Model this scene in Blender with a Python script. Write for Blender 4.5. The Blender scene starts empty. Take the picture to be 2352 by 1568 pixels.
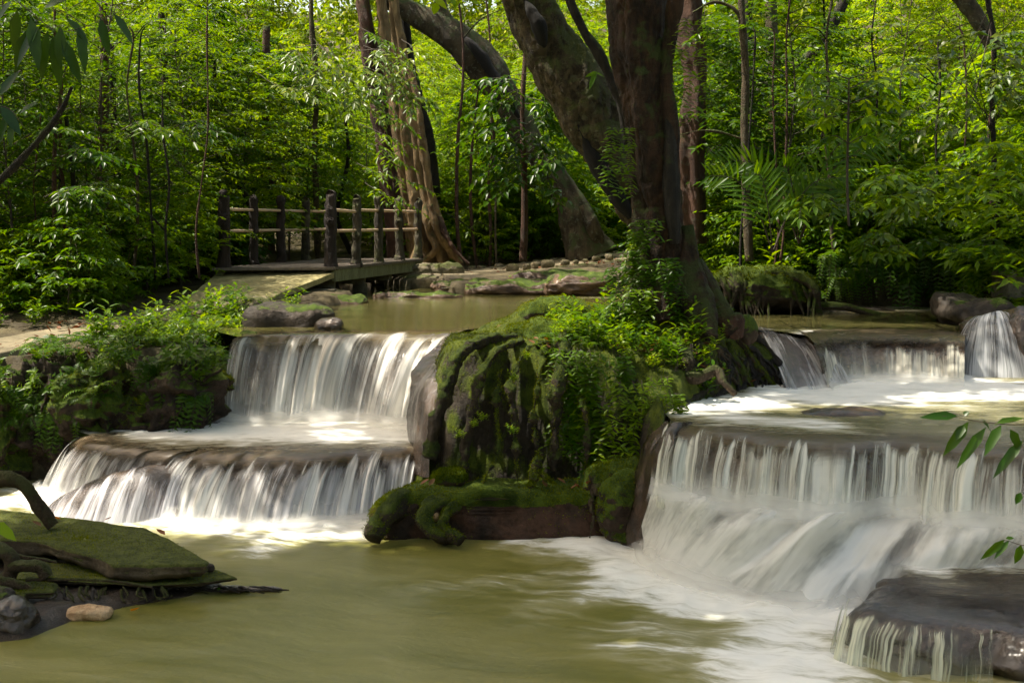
import bpy, math, random
import numpy as np
from mathutils import Vector
rs = np.random.RandomState(7)
random.seed(7)
R = math.radians
ZC = 2.77; FP = 3000.0
SC = bpy.context.scene
COL = SC.collection

# ------------------------------------------------------------------ planning helpers
def P(u, v, Y):
    return np.array([(u-1176)/FP*Y, Y, ZC-(v-508)/FP*Y])
def PZ(u, v, z):
    Y = FP*(ZC-z)/(v-508.0)
    return np.array([(u-1176)/FP*Y, Y, z])
def nz(a, eps=1e-9):
    a = np.asarray(a, float)
    return a/np.maximum(np.linalg.norm(a, axis=-1, keepdims=True), eps)

# ------------------------------------------------------------------ noise
_perm = np.random.RandomState(3).permutation(256)
_perm = np.concatenate([_perm, _perm, _perm])
_val = np.random.RandomState(4).rand(256)*2-1
def vnoise(p):
    p = np.asarray(p, float)
    i = np.floor(p).astype(int); f = p-i
    f = f*f*f*(f*(f*6-15)+10)
    i &= 255
    out = 0
    for dx in (0, 1):
        for dy in (0, 1):
            for dz in (0, 1):
                h = _val[_perm[_perm[_perm[(i[..., 0]+dx) & 255]+((i[..., 1]+dy) & 255)]+((i[..., 2]+dz) & 255)]]
                w = (f[..., 0] if dx else 1-f[..., 0])*(f[..., 1] if dy else 1-f[..., 1])*(f[..., 2] if dz else 1-f[..., 2])
                out = out+h*w
    return out
def fbm(p, o=4, s=1.0, seed=0):
    p = np.asarray(p, float)*s+seed*17.31
    a = 1.0; t = 0; n = 0
    for k in range(o):
        t = t+a*vnoise(p); n += a; a *= .5; p = p*2.03+5.7
    return t/n
def ridged(p, o=4, s=1.0, seed=0):
    p = np.asarray(p, float)*s+seed*11.7
    a = 1.0; t = 0; n = 0
    for k in range(o):
        t = t+a*(1-np.abs(vnoise(p))*2); n += a; a *= .5; p = p*2.1+3.1
    return t/n
def sstep(a, b, x):
    t = np.clip((x-a)/(b-a), 0, 1)
    return t*t*(3-2*t)

# ------------------------------------------------------------------ curves
def catmull(pts, n):
    pts = np.asarray(pts, float)
    if len(pts) == 2:
        t = np.linspace(0, 1, n)[:, None]
        return pts[0]*(1-t)+pts[1]*t
    q = np.vstack([2*pts[0]-pts[1], pts, 2*pts[-1]-pts[-2]])
    t = np.linspace(0, len(pts)-1, n)
    k = np.minimum(t.astype(int), len(pts)-2); f = (t-k)[:, None]
    a, b, c, d = q[k], q[k+1], q[k+2], q[k+3]
    return .5*((2*b)+(-a+c)*f+(2*a-5*b+4*c-d)*f*f+(-a+3*b-3*c+d)*f**3)
def even(pts, n):
    c = catmull(pts, max(200, n*3))
    s = np.concatenate([[0], np.cumsum(np.linalg.norm(np.diff(c, axis=0), axis=1))])
    t = np.linspace(0, s[-1], n)
    return np.stack([np.interp(t, s, c[:, k]) for k in range(c.shape[1])], 1)
def dist_poly(x, y, pts, closed=False):
    pts = np.asarray(pts, float)[:, :2]
    if closed: pts = np.vstack([pts, pts[:1]])
    d = np.full(np.shape(x), 1e9)
    for a, b in zip(pts[:-1], pts[1:]):
        ab = b-a; L = (ab**2).sum()+1e-12
        t = np.clip(((x-a[0])*ab[0]+(y-a[1])*ab[1])/L, 0, 1)
        d = np.minimum(d, np.hypot(x-a[0]-t*ab[0], y-a[1]-t*ab[1]))
    return d
def inside(x, y, poly):
    poly = np.asarray(poly, float); r = np.zeros(np.shape(x), bool)
    j = len(poly)-1
    for i in range(len(poly)):
        xi, yi = poly[i][:2]; xj, yj = poly[j][:2]
        c = ((yi > y) != (yj > y)) & (x < (xj-xi)*(y-yi)/(yj-yi+1e-12)+xi)
        r ^= c; j = i
    return r
def sd(x, y, poly):
    d = dist_poly(x, y, poly, True)
    return np.where(inside(x, y, poly), d, -d)

# ------------------------------------------------------------------ mesh helpers
def mesh_from(name, V, Fc, smooth=True, uv=None, mask=None):
    V = np.asarray(V, np.float32).reshape(-1, 3)
    me = bpy.data.meshes.new(name)
    if isinstance(Fc, np.ndarray):
        k = Fc.shape[1]; n = len(Fc)
        me.vertices.add(len(V)); me.vertices.foreach_set('co', V.ravel())
        me.loops.add(n*k); me.loops.foreach_set('vertex_index', Fc.astype(np.int32).ravel())
        me.polygons.add(n)
        me.polygons.foreach_set('loop_start', np.arange(0, n*k, k, dtype=np.int32))
        me.update(calc_edges=True)
    else:
        me.from_pydata(V.tolist(), [], [list(map(int, f)) for f in Fc])
    if smooth:
        me.polygons.foreach_set('use_smooth', np.ones(len(me.polygons), bool))
    if uv is not None:
        l = me.uv_layers.new(name='UVMap')
        vi = np.empty(len(me.loops), np.int32); me.loops.foreach_get('vertex_index', vi)
        l.data.foreach_set('uv', np.asarray(uv, np.float32)[vi].ravel())
    if mask is not None:
        a = me.color_attributes.new('mask', 'FLOAT_COLOR', 'POINT')
        a.data.foreach_set('color', np.asarray(mask, np.float32).ravel())
    me.validate(); me.update()
    return me
def link(name, me, mat=None, parent=None, loc=None):
    o = bpy.data.objects.new(name, me)
    COL.objects.link(o)
    if mat is not None and me is not None and len(me.materials) == 0: me.materials.append(mat)
    if parent is not None: o.parent = parent
    if loc is not None: o.location = loc
    return o
def tag(o, label=None, cat=None, group=None, kind=None):
    if label: o['label'] = label
    if cat: o['category'] = cat
    if group: o['group'] = group
    if kind: o['kind'] = kind
    return o
def empty(name, loc=(0, 0, 0), rz=0, **k):
    o = bpy.data.objects.new(name, None); COL.objects.link(o)
    o.location = tuple(float(c) for c in loc); o.rotation_euler = (0, 0, rz); o.empty_display_size = .2
    return tag(o, **k)
def copy_tree(o, parent=None):
    c = o.copy(); COL.objects.link(c)
    if parent is not None: c.parent = parent
    for ch in o.children: copy_tree(ch, c)
    return c
def grid_faces(m, n, closed=False):
    i = np.arange(m-1)[:, None]; j = np.arange(n if closed else n-1)[None, :]
    j2 = (j+1) % n
    return np.stack([i*n+j, i*n+j2, (i+1)*n+j2, (i+1)*n+j], -1).reshape(-1, 4)
class MB:
    """collects several surfaces into one mesh (a single part)"""
    def __init__(s): s.V = []; s.F = []; s.n = 0
    def add(s, V, Fc):
        V = np.asarray(V, float).reshape(-1, 3)
        s.V.append(V); s.F += [[int(a)+s.n for a in f] for f in Fc]; s.n += len(V)
        return s
    def box(s, x0, x1, y0, y1, z0, z1):
        V = [(x0, y0, z0), (x1, y0, z0), (x1, y1, z0), (x0, y1, z0), (x0, y0, z1), (x1, y0, z1), (x1, y1, z1), (x0, y1, z1)]
        return s.add(V, [(0, 3, 2, 1), (4, 5, 6, 7), (0, 1, 5, 4), (1, 2, 6, 5), (2, 3, 7, 6), (3, 0, 4, 7)])
    def build(s, name, mat, parent=None, smooth=True, loc=None):
        return link(name, mesh_from(name, np.vstack(s.V), s.F, smooth), mat, parent, loc)
def tube(pts, rad, n=60, seg=12, flute=0, nfl=3, noise=0, nscale=3, seed=0, flat=1.0, cap=True, crack=0):
    """tapered tube through pts; rad per control point"""
    pts = np.asarray(pts, float)
    c = catmull(pts, n)
    rr = catmull(np.array([[r, 0, 0] for r in np.broadcast_to(rad, len(pts))]), n)[:, 0]
    rr = np.maximum(rr, 1e-4)
    T = nz(np.gradient(c, axis=0))
    up = np.array([0, 0, 1.]) if abs(T[0][2]) < .9 else np.array([0, 1., 0])
    A = np.zeros_like(T); a = nz(np.cross(T[0], up))
    for k in range(n):
        a = nz(a-T[k]*np.dot(a, T[k])); A[k] = a
    B = np.cross(T, A)
    th = np.linspace(0, 2*math.pi, seg, endpoint=False)
    cs, sn = np.cos(th), np.sin(th)
    r = rr[:, None]*np.ones(seg)[None, :]
    if flute:
        s = np.linspace(0, 1, n)[:, None]
        r = r*(1+flute*np.cos(nfl*th[None, :]+s*1.5+seed)+flute*.5*np.cos((nfl+2)*th[None, :]-s*2.5+seed*2))
    V = c[:, None, :]+A[:, None, :]*(r*cs)[..., None]+B[:, None, :]*(r*sn*flat)[..., None]
    if noise:
        Nn = A[:, None, :]*cs[None, :, None]+B[:, None, :]*sn[None, :, None]
        V = V+Nn*(fbm(V, 4, nscale, seed)*noise*np.minimum(1, r/rr.mean()))[..., None]
    if crack:
        Nn = A[:, None, :]*cs[None, :, None]+B[:, None, :]*sn[None, :, None]
        q = V*[1, 1, .28]
        V = V-Nn*(np.clip(ridged(q, 3, 7, seed)-.35, 0, 1)*crack+np.clip(fbm(V, 3, 5, seed+2)-.2, 0, 1)*crack*1.5)[..., None]
    V = V.reshape(-1, 3)
    Fc = grid_faces(n, seg, True).tolist()
    if cap:
        V = np.vstack([V, c[:1], c[-1:]]); a0 = n*seg; b0 = a0+1
        for j in range(seg):
            Fc.append([a0, (j+1) % seg, j]); Fc.append([b0, (n-1)*seg+j, (n-1)*seg+(j+1) % seg])
    return V, Fc
_sphc = {}
def cube_sphere(k):
    if k in _sphc: return _sphc[k]
    import bmesh
    bm = bmesh.new(); bmesh.ops.create_icosphere(bm, subdivisions=k, radius=1)
    V = np.array([v.co[:] for v in bm.verts]); Fc = np.array([[v.index for v in f.verts] for f in bm.faces]); bm.free()
    _sphc[k] = (V, Fc); return V, Fc
def rock_geo(size, e=.75, amp=.12, ns=2.0, seed=0, k=5, ridge=.5, stretch=(1, 1, 1)):
    V, Fc = cube_sphere(k)
    S = np.sign(V)*np.abs(V)**e
    S = S*np.asarray(size, float)
    n = V*np.asarray(size)[::-1].mean()
    q = S*np.asarray(stretch)
    d = fbm(q, 5, ns, seed)*(1-ridge)+(ridged(q, 4, ns*.9, seed+3)-.4)*ridge
    m = min(size)
    S = S+nz(V/np.asarray(size))*(d*amp*2)[:, None]
    return S, Fc
def rock(name, loc, size, mat, parent=None, rz=0, rot=None, **k):
    S, Fc = rock_geo(size, **k)
    me = mesh_from(name, S, Fc)
    o = link(name, me, mat, parent, tuple(float(c) for c in loc))
    o.rotation_euler = rot if rot else (0, 0, rz)
    return o

# ------------------------------------------------------------------ materials
class NT:
    def __init__(s, name):
        s.m = bpy.data.materials.new(name); s.m.use_nodes = True
        s.t = s.m.node_tree; s.t.nodes.clear()
        s.out = s.t.nodes.new('ShaderNodeOutputMaterial')
    def n(s, typ, ins=None, **props):
        nd = s.t.nodes.new('ShaderNode'+typ)
        for k, v in props.items(): setattr(nd, k, v)
        for k, v in (ins or {}).items(): s.set(nd.inputs[k], v)
        return nd
    def set(s, sock, v):
        if isinstance(v, bpy.types.NodeSocket): s.t.links.new(v, sock)
        else:
            if isinstance(v, tuple) and len(v) == 3 and sock.type == 'RGBA': v = v+(1,)
            sock.default_value = v
    def math(s, op, a, b=0.0, clamp=False):
        nd = s.n('Math', {0: a, 1: b}, operation=op, use_clamp=clamp); return nd.outputs[0]
    def noise(s, vec, scale=5, detail=4, rough=.55, dist=0, out=0):
        nd = s.n('TexNoise', {'Vector': vec, 'Scale': scale, 'Detail': detail, 'Roughness': rough, 'Distortion': dist}); return nd.outputs[out]
    def rng(s, x, a, b, c=0.0, d=1.0, smooth=True):
        nd = s.n('MapRange', {0: x, 1: a, 2: b, 3: c, 4: d}, interpolation_type='SMOOTHSTEP' if smooth else 'LINEAR'); return nd.outputs[0]
    def mix(s, f, a, b):
        nd = s.n('Mix', {}, data_type='RGBA'); s.set(nd.inputs[0], f); s.set(nd.inputs[6], a); s.set(nd.inputs[7], b); return nd.outputs[2]
    def ramp(s, f, stops):
        nd = s.n('ValToRGB', {0: f}); cr = nd.color_ramp
        while len(cr.elements) < len(stops): cr.elements.new(.5)
        for e, (p, c) in zip(cr.elements, stops): e.position = p; e.color = tuple(c)+(1,)
        return nd.outputs[0]
    def mapping(s, vec, scale=(1, 1, 1), loc=(0, 0, 0), rot=(0, 0, 0)):
        return s.n('Mapping', {'Vector': vec, 'Scale': scale, 'Location': loc, 'Rotation': rot}).outputs[0]
    def bump(s, h, strength=.5, dist=.02, normal=None):
        i = {'Height': h, 'Strength': strength, 'Distance': dist}
        if normal is not None: i['Normal'] = normal
        return s.n('Bump', i).outputs[0]
    def mixsh(s, f, a, b):
        nd = s.n('MixShader'); s.set(nd.inputs[0], f); s.t.links.new(a, nd.inputs[1]); s.t.links.new(b, nd.inputs[2]); return nd.outputs[0]
    def finish(s, sh):
        s.t.links.new(sh, s.out.inputs[0]); return s.m

def m_leaf(name, cols, rough=.38, transl=.5, tcol=None, spec=.32):
    t = NT(name)
    g = t.n('NewGeometry'); oi = t.n('ObjectInfo')
    k = len(cols)
    c = t.ramp(g.outputs['Random Per Island'], [(i/(k-1), col) for i, col in enumerate(cols)])
    hv = t.n('HueSaturation', {'Hue': t.rng(oi.outputs['Random'], 0, 1, .485, .515, False), 'Value': t.rng(oi.outputs['Random'], 0, 1, 1.2, .75, False), 'Saturation': 1.12, 'Color': c}).outputs[0]
    p = t.n('BsdfPrincipled', {'Base Color': hv, 'Roughness': rough, 'Specular IOR Level': spec})
    tc = t.n('HueSaturation', {'Hue': .48, 'Saturation': 1.15, 'Value': 1.9, 'Color': hv}).outputs[0]
    tr = t.n('BsdfTranslucent', {'Color': tc})
    return t.finish(t.mixsh(transl, p.outputs[0], tr.outputs[0]))
def m_bark(name, c1, c2, moss=0.0, mcol=(.05, .075, .012), rough=.8, zs=.25, sc=9, lich=(.16, .17, .12), la=.0):
    t = NT(name)
    tc = t.n('TexCoord'); v = tc.outputs['Object']
    vs = t.mapping(v, (1, 1, zs))
    a = t.noise(vs, sc, 6, .65, .6); b = t.noise(v, 2.3, 4, .6)
    col = t.mix(t.rng(a, .35, .65), c1, c2)
    col = t.mix(t.rng(b, .4, .7, 0, .6), col, tuple(x*.5 for x in c1))
    if la:
        l = t.noise(v, 11, 4, .7)
        col = t.mix(t.math('MULTIPLY', t.rng(l, .56, .62), la), col, lich)
    if moss:
        mm = t.noise(v, 3.5, 6, .7)
        nz_ = t.n('SeparateXYZ', {0: t.n('NewGeometry').outputs['Normal']}).outputs[2]
        f = t.math('ADD', mm, t.math('MULTIPLY', nz_, .25))
        col = t.mix(t.rng(f, .62-moss*.35, .78-moss*.3), col, mcol)
    h = t.math('ADD', t.math('MULTIPLY', a, .8), t.noise(v, 45, 4, .7))
    p = t.n('BsdfPrincipled', {'Base Color': col, 'Roughness': rough, 'Specular IOR Level': .3, 'Normal': t.bump(h, 1.0, .06)})
    return t.finish(p.outputs[0])
def m_rock(name, c1, c2, moss=0.0, mcol=((.035, .06, .006), (.10, .15, .012)), rough=.7, wet=0.0, sc=3.0, bump=.8, ndep=.5, bd=.03, zs=1.0, mlow=None):
    t = NT(name)
    g = t.n('NewGeometry'); v = t.n('TexCoord').outputs['Object']
    vs = t.mapping(v, (1, 1, zs))
    a = t.noise(vs, sc, 8, .62, .3); b = t.noise(vs, sc*6, 6, .7)
    col = t.mix(t.rng(a, .35, .65), c1, c2)
    col = t.mix(t.rng(b, .45, .75, 0, .65), col, tuple(x*.35 for x in c1))
    h = t.math('ADD', t.math('MULTIPLY', a, 1.3), t.math('MULTIPLY', b, .6))
    rg = t.rng(b, .3, .7, max(.12, rough-.25-wet*.35), max(.25, rough+.1-wet*.4), False)
    if moss:
        n3 = t.n('SeparateXYZ', {0: g.outputs['Normal']}).outputs[2]
        mm = t.noise(v, 2.6, 7, .68)
        f = t.math('ADD', mm, t.math('MULTIPLY', n3, ndep))
        if mlow is not None:
            pz = t.n('SeparateXYZ', {0: g.outputs['Position']}).outputs[2]
            f = t.math('SUBTRACT', f, t.rng(pz, mlow[0], mlow[1], .5, 0))
        f = t.rng(f, .95-moss*.6, 1.05-moss*.55)
        fine = t.noise(v, 60, 5, .75); fm = t.noise(v, 9, 4, .6)
        mc = t.mix(t.rng(t.math('ADD', t.math('MULTIPLY', fine, .5), t.math('MULTIPLY', fm, .5)), .38, .62), mcol[0], mcol[1])
        col = t.mix(f, col, mc)
        h = t.math('ADD', h, t.math('MULTIPLY', f, t.math('ADD', .4, t.math('MULTIPLY', fine, 1.6))))
        rg = t.n('Mix', {0: f, 2: rg, 3: .95}).outputs[0]
    p = t.n('BsdfPrincipled', {'Base Color': col, 'Roughness': rg, 'Specular IOR Level': .3+.3*wet, 'Normal': t.bump(h, bump, bd)})
    if wet: t.set(p.inputs['Coat Weight'], wet*.3); t.set(p.inputs['Coat Roughness'], .18)
    return t.finish(p.outputs[0])
def m_plain(name, c, rough=.7, var=.25, sc=12, bump=.3):
    t = NT(name); v = t.n('TexCoord').outputs['Object']
    a = t.noise(v, sc, 6, .65)
    col = t.mix(t.rng(a, .3, .7), tuple(x*(1-var) for x in c), tuple(min(1, x*(1+var)) for x in c))
    p = t.n('BsdfPrincipled', {'Base Color': col, 'Roughness': rough, 'Normal': t.bump(a, bump, .02)})
    return t.finish(p.outputs[0])
def m_pool(name, deep=(.145, .140, .028), deep2=(.225, .205, .058), brown=(.085, .06, .035), foamc=(.84, .83, .77), flow=0.0, rough=.16, fx=.55, fy=2.0, bump=.16, tint=(.46, .43, .28)):
    t = NT(name)
    pos = t.n('NewGeometry').outputs['Position']
    at = t.n('Attribute', attribute_name='mask'); sp = t.n('SeparateColor', {0: at.outputs['Color']})
    foam, thin, fade = sp.outputs[0], sp.outputs[1], sp.outputs[2]
    w = t.noise(pos, .9, 3, .5, out=1)
    wp = t.n('VectorMath', {0: pos, 1: t.n('VectorMath', {0: w, 1: (.55, .55, 0)}, operation='MULTIPLY').outputs[0]}, operation='ADD').outputs[0]
    q = t.mapping(t.mapping(wp, (1, 1, 1), rot=(0, 0, flow)), (fx, fy, 1))
    s1 = t.noise(q, 3.0, 6, .62, .4); s2 = t.noise(q, 9.0, 5, .7, .3); s3 = t.noise(q, .8, 3, .5)
    sm = t.math('ADD', t.math('MULTIPLY', s1, .6), t.math('MULTIPLY', s2, .4))
    body = t.mix(t.rng(t.math('ADD', t.math('MULTIPLY', s3, .6), t.math('MULTIPLY', s1, .4)), .35, .65), deep, deep2)
    body = t.mix(thin, body, t.mix(s2, tuple(x*.6 for x in brown), tuple(x*1.5 for x in brown)))
    lines = t.math('MULTIPLY', t.rng(sm, .56, .72), t.rng(foam, .0, .35, .12, .55))
    f = t.rng(t.math('ADD', t.math('MULTIPLY', foam, .9), t.math('MULTIPLY', t.math('SUBTRACT', sm, .5), 1.9)), .12, .95)
    f = t.math('MAXIMUM', f, lines)
    fc = t.mix(t.rng(f, .2, .8), tint, foamc)
    col = t.mix(f, body, fc)
    rg = t.n('Mix', {0: f, 2: rough, 3: .75}).outputs[0]
    p = t.n('BsdfPrincipled', {'Base Color': col, 'Roughness': rg, 'IOR': 1.33, 'Normal': t.bump(t.math('ADD', sm, t.math('MULTIPLY', s3, .8)), bump, .05)})
    fa = t.rng(t.math('ADD', fade, t.math('MULTIPLY', t.math('SUBTRACT', s2, .5), t.math('MULTIPLY', fade, .8))), .05, .95)
    return t.finish(t.mixsh(fa, p.outputs[0], t.n('BsdfTransparent').outputs[0]))
def m_fall(name, seed=0, freq=9.0, dens=.5, basea=.25, fringe=.2, c1=(.42, .42, .38), c2=(.88, .88, .85), bottom=.55, top=0.0, soft=.16, vs=.45, gap=.5):
    t = NT(name)
    uv = t.n('UVMap').outputs[0]; s = t.n('SeparateXYZ', {0: uv}); u, v = s.outputs[0], s.outputs[1]
    wob = t.math('MULTIPLY', t.math('SUBTRACT', t.noise(t.n('CombineXYZ', {0: t.math('MULTIPLY', u, 3), 1: t.math('MULTIPLY', v, 1.2), 2: seed+.7}).outputs[0], 1, 2), .5), .09)
    uu = t.math('ADD', u, wob)
    def st(fr, fv, sd_, det=3, rough=.55):
        vec = t.n('CombineXYZ', {0: t.math('MULTIPLY', uu, fr), 1: t.math('MULTIPLY', v, fv), 2: sd_}).outputs[0]
        return t.noise(vec, 1, det, rough)
    n1 = st(freq, vs, seed+.3, 4, .62); n2 = st(freq*.27, vs*.5, seed+5.1, 2); n3 = st(freq*4, vs*1.2, seed+9.4, 3, .7)
    tip = t.math('MULTIPLY', t.rng(t.math('ADD', t.math('MULTIPLY', st(freq*.9, 0, seed+3.3, 2), .65), t.math('MULTIPLY', n2, .35)), .3, .68), fringe)
    start = t.rng(t.math('SUBTRACT', v, tip), -.01+top, soft+top)
    mixn = t.math('ADD', t.math('ADD', t.math('MULTIPLY', n1, .5), t.math('MULTIPLY', n2, gap*.6)), t.math('MULTIPLY', n3, .15+.3*(1-gap)-.15+.12))
    mean = .25+gap*.3+.5*(.12+.3*(1-gap))
    n4 = st(1.5, .25, seed+13.7, 2)
    mixn = t.math('ADD', mixn, t.math('MULTIPLY', t.math('SUBTRACT', n4, .5), .42))
    streak = t.rng(t.math('SUBTRACT', mixn, mean-.0), -.075+(.5-dens)*.22, .075+(.5-dens)*.22)
    al = t.math('ADD', basea, t.math('MULTIPLY', streak, 1-basea))
    al = t.math('ADD', al, t.math('MULTIPLY', t.rng(v, .55, 1.0), bottom))
    al = t.math('MULTIPLY', t.math('MULTIPLY', al, start), .96, True)
    col = t.mix(t.rng(t.math('ADD', t.math('MULTIPLY', n1, .6), t.math('MULTIPLY', n3, .4)), .36, .62), c1, c2)
    col = t.mix(t.rng(v, .7, 1.0, 0, .7), col, c2)
    nb = t.bump(t.math('ADD', n1, t.math('MULTIPLY', n3, .3)), .5, .05)
    d = t.n('BsdfDiffuse', {'Color': col, 'Normal': nb}); tr = t.n('BsdfTranslucent', {'Color': col})
    gl = t.n('BsdfGlossy', {'Color': (.9, .9, .9, 1), 'Roughness': .35, 'Normal': nb})
    w = t.mixsh(.07, t.mixsh(.3, d.outputs[0], tr.outputs[0]), gl.outputs[0])
    tp = t.n('BsdfTransparent')
    return t.finish(t.mixsh(al, tp.outputs[0], w))

M = {}
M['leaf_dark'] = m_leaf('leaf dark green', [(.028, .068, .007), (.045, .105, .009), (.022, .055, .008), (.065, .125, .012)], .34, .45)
M['leaf_deep'] = m_leaf('leaf deep green', [(.012, .03, .006), (.02, .05, .008), (.01, .026, .006)], .4, .25)
M['leaf_mid'] = m_leaf('leaf mid green', [(.045, .10, .008), (.078, .155, .012), (.055, .12, .008), (.12, .19, .02)], .36, .5)
M['leaf_bright'] = m_leaf('leaf bright green', [(.075, .15, .010), (.11, .21, .012), (.16, .245, .02), (.09, .17, .012)], .4, .52)
M['leaf_yellow'] = m_leaf('leaf yellow green', [(.10, .19, .015), (.15, .24, .025), (.075, .16, .012), (.22, .27, .06)], .42, .5)
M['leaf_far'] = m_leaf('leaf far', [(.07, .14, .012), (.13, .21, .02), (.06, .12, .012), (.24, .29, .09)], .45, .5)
M['leaf_pale'] = m_leaf('leaf pale', [(.08, .13, .03), (.16, .20, .07), (.05, .10, .015), (.10, .16, .04)], .35, .3)
M['leaf_fern'] = m_leaf('fern green', [(.035, .085, .008), (.06, .13, .012), (.045, .10, .008), (.085, .15, .014)], .42, .45)
M['moss_tuft'] = m_leaf('moss tufts', [(.04, .062, .004), (.10, .13, .008), (.15, .18, .012), (.06, .085, .006)], .8, .3, spec=.1)
M['leaf_brown'] = m_leaf('dead leaf', [(.12, .05, .02), (.20, .10, .05), (.08, .035, .015)], .6, .15)
M['leaf_orange'] = m_leaf('orange leaf', [(.45, .16, .01), (.55, .30, .02)], .5, .2)
M['twig'] = m_plain('twig brown', (.045, .032, .02), .8)
M['twig_pale'] = m_plain('twig pale', (.13, .09, .055), .8)
M['bark_main'] = m_bark('bark of main tree', (.015, .0075, .0035), (.070, .034, .015), .28, (.045, .06, .010), zs=.3, sc=9, la=.12, lich=(.13, .12, .06))
M['bark_olive'] = m_bark('bark olive', (.032, .022, .011), (.12, .088, .042), .42, (.075, .085, .018), zs=.6, sc=11, la=.5, lich=(.17, .16, .08))
M['bark_grey'] = m_bark('bark grey brown', (.034, .024, .012), (.11, .085, .045), .25, (.05, .07, .02), zs=.5, sc=6, la=.5)
M['bark_fig'] = m_bark('bark strangler fig', (.14, .085, .035), (.34, .23, .105), .12, (.08, .09, .02), zs=.22, sc=9, la=.3)
M['bark_red'] = m_bark('bark red brown', (.06, .028, .018), (.13, .065, .04), .1, zs=.3, sc=8, la=.3)
M['bark_dark'] = m_bark('bark dark', (.014, .011, .008), (.035, .028, .018), .1, zs=.4)
M['bark_pole'] = m_bark('bark pole', (.08, .055, .03), (.13, .10, .055), .3, (.07, .09, .02), zs=.4, la=.4)
M['hollow'] = m_plain('hollow black', (.004, .0028, .002), 1.0, .5, 20, .6)  # near-black strips on the trunks stand in for the dark inside of hollows
M['root_moss'] = m_rock('mossy root', (.022, .015, .009), (.05, .034, .018), .72, rough=.85, sc=5, ndep=.35, bd=.05, mcol=((.025, .042, .004), (.085, .115, .010)))
M['root_bare'] = m_bark('bare root', (.055, .036, .02), (.11, .075, .042), .25, (.06, .07, .015), zs=.5)
M['root_wet'] = m_bark('wet root', (.018, .014, .011), (.04, .03, .022), .0, rough=.3, zs=.5)
M['branch_curved'] = m_bark('curved branch bark', (.05, .032, .014), (.095, .065, .028), .25, (.06, .065, .015), zs=.6, sc=14)
M['rock_corner'] = m_rock('dark wet rock', (.014, .009, .006), (.05, .032, .022), 0, rough=.22, wet=1.0, sc=5, bump=1.0, bd=.02)
M['rock_ledge'] = m_rock('wet travertine', (.038, .023, .013), (.085, .054, .032), 0, rough=.5, wet=.6, sc=4, bump=.6)
M['rock_dark'] = m_rock('dark rock', (.022, .017, .012), (.055, .040, .028), .28, rough=.75, sc=2.4, ndep=.35)
M['rock_bank'] = m_rock('brown bank rock', (.018, .011, .007), (.060, .038, .023), .45, rough=.75, sc=3.5, ndep=.45, bd=.05)
M['rock_mossy'] = m_rock('mossy rock', (.022, .015, .009), (.055, .032, .018), .85, rough=.8, sc=3, ndep=.45)
M['rock_log'] = m_rock('mossy log rock', (.02, .013, .008), (.075, .035, .018), .66, rough=.8, sc=3.2, ndep=.75, mlow=(.16, .33), mcol=((.035, .06, .004), (.115, .16, .012)))
M['mound'] = m_rock('root mound', (.018, .013, .008), (.045, .032, .018), .74, rough=.8, sc=3, ndep=.38, bd=.05, mcol=((.035, .055, .004), (.12, .15, .010)))
M['rock_wet'] = m_rock('wet brown rock', (.030, .018, .011), (.075, .046, .028), 0, rough=.42, wet=.9, sc=6, bump=1.0, bd=.02)
M['rock_shore'] = m_rock('shore rock', (.06, .035, .024), (.17, .105, .065), .22, rough=.6, sc=4, ndep=.5, zs=2.5, wet=.2)
M['rock_pale'] = m_rock('pale stone', (.12, .10, .06), (.24, .20, .12), .45, rough=.8, sc=7, ndep=.3, mcol=((.06, .07, .02), (.12, .13, .04)))
M['slab'] = m_rock('mossy slab', (.05, .036, .022), (.13, .10, .06), .74, rough=.8, sc=3, ndep=.50, bd=.03, mcol=((.042, .056, .008), (.125, .14, .028)))
M['soil'] = m_rock('soil', (.018, .012, .008), (.05, .032, .02), .15, rough=.9, sc=5, ndep=.3)
M['soil_wet'] = m_rock('wet soil', (.014, .010, .007), (.04, .028, .018), 0, rough=.6, wet=.25, sc=7, bump=1.0)
M['ground'] = m_rock('forest floor', (.035, .026, .014), (.10, .08, .04), .35, rough=.95, sc=1.5, ndep=.15, bd=.06, mcol=((.03, .055, .008), (.06, .10, .015)))
M['path'] = m_rock('path', (.13, .11, .065), (.24, .20, .125), .2, rough=.85, sc=2.5, bump=.4, ndep=.1, bd=.01, mcol=((.07, .075, .025), (.14, .14, .05)))
M['ramp'] = m_rock('ramp', (.22, .19, .08), (.38, .33, .16), .45, rough=.85, sc=4, bump=.5, ndep=.1, bd=.012, mcol=((.17, .17, .035), (.29, .27, .08)))
M['concrete'] = m_rock('old concrete', (.10, .09, .065), (.18, .16, .11), .35, rough=.8, sc=5, bump=.5, ndep=.1, mcol=((.05, .06, .015), (.09, .11, .02)))
M['deck'] = m_plain('deck boards', (.12, .095, .075), .7, .35, 25, .4)
M['beam'] = m_rock('mossy beam', (.14, .14, .07), (.22, .22, .12), .55, rough=.8, sc=7, ndep=0, zs=.25, mcol=((.06, .11, .01), (.13, .22, .015)))
M['post'] = m_bark('log post', (.028, .019, .015), (.062, .043, .034), .0, rough=.6, zs=.12, sc=16)
M['post_pale'] = m_bark('pale log post', (.035, .027, .018), (.12, .10, .065), .35, (.12, .12, .05), rough=.7, zs=.15, sc=12)  # paler, patchy bark for some of the bridge posts
M['rail'] = m_plain('rail pole', (.52, .37, .24), .5, .15, 30, .1)
M['foamlump'] = m_rock('tan foam', (.42, .26, .13), (.62, .44, .26), 0, rough=.9, sc=14, bump=.8, bd=.02)
M['cut'] = m_plain('cut wood', (.28, .17, .07), .7, .4, 30)
M['pool'] = m_pool('pool water', flow=.35, rough=.32)
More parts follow.
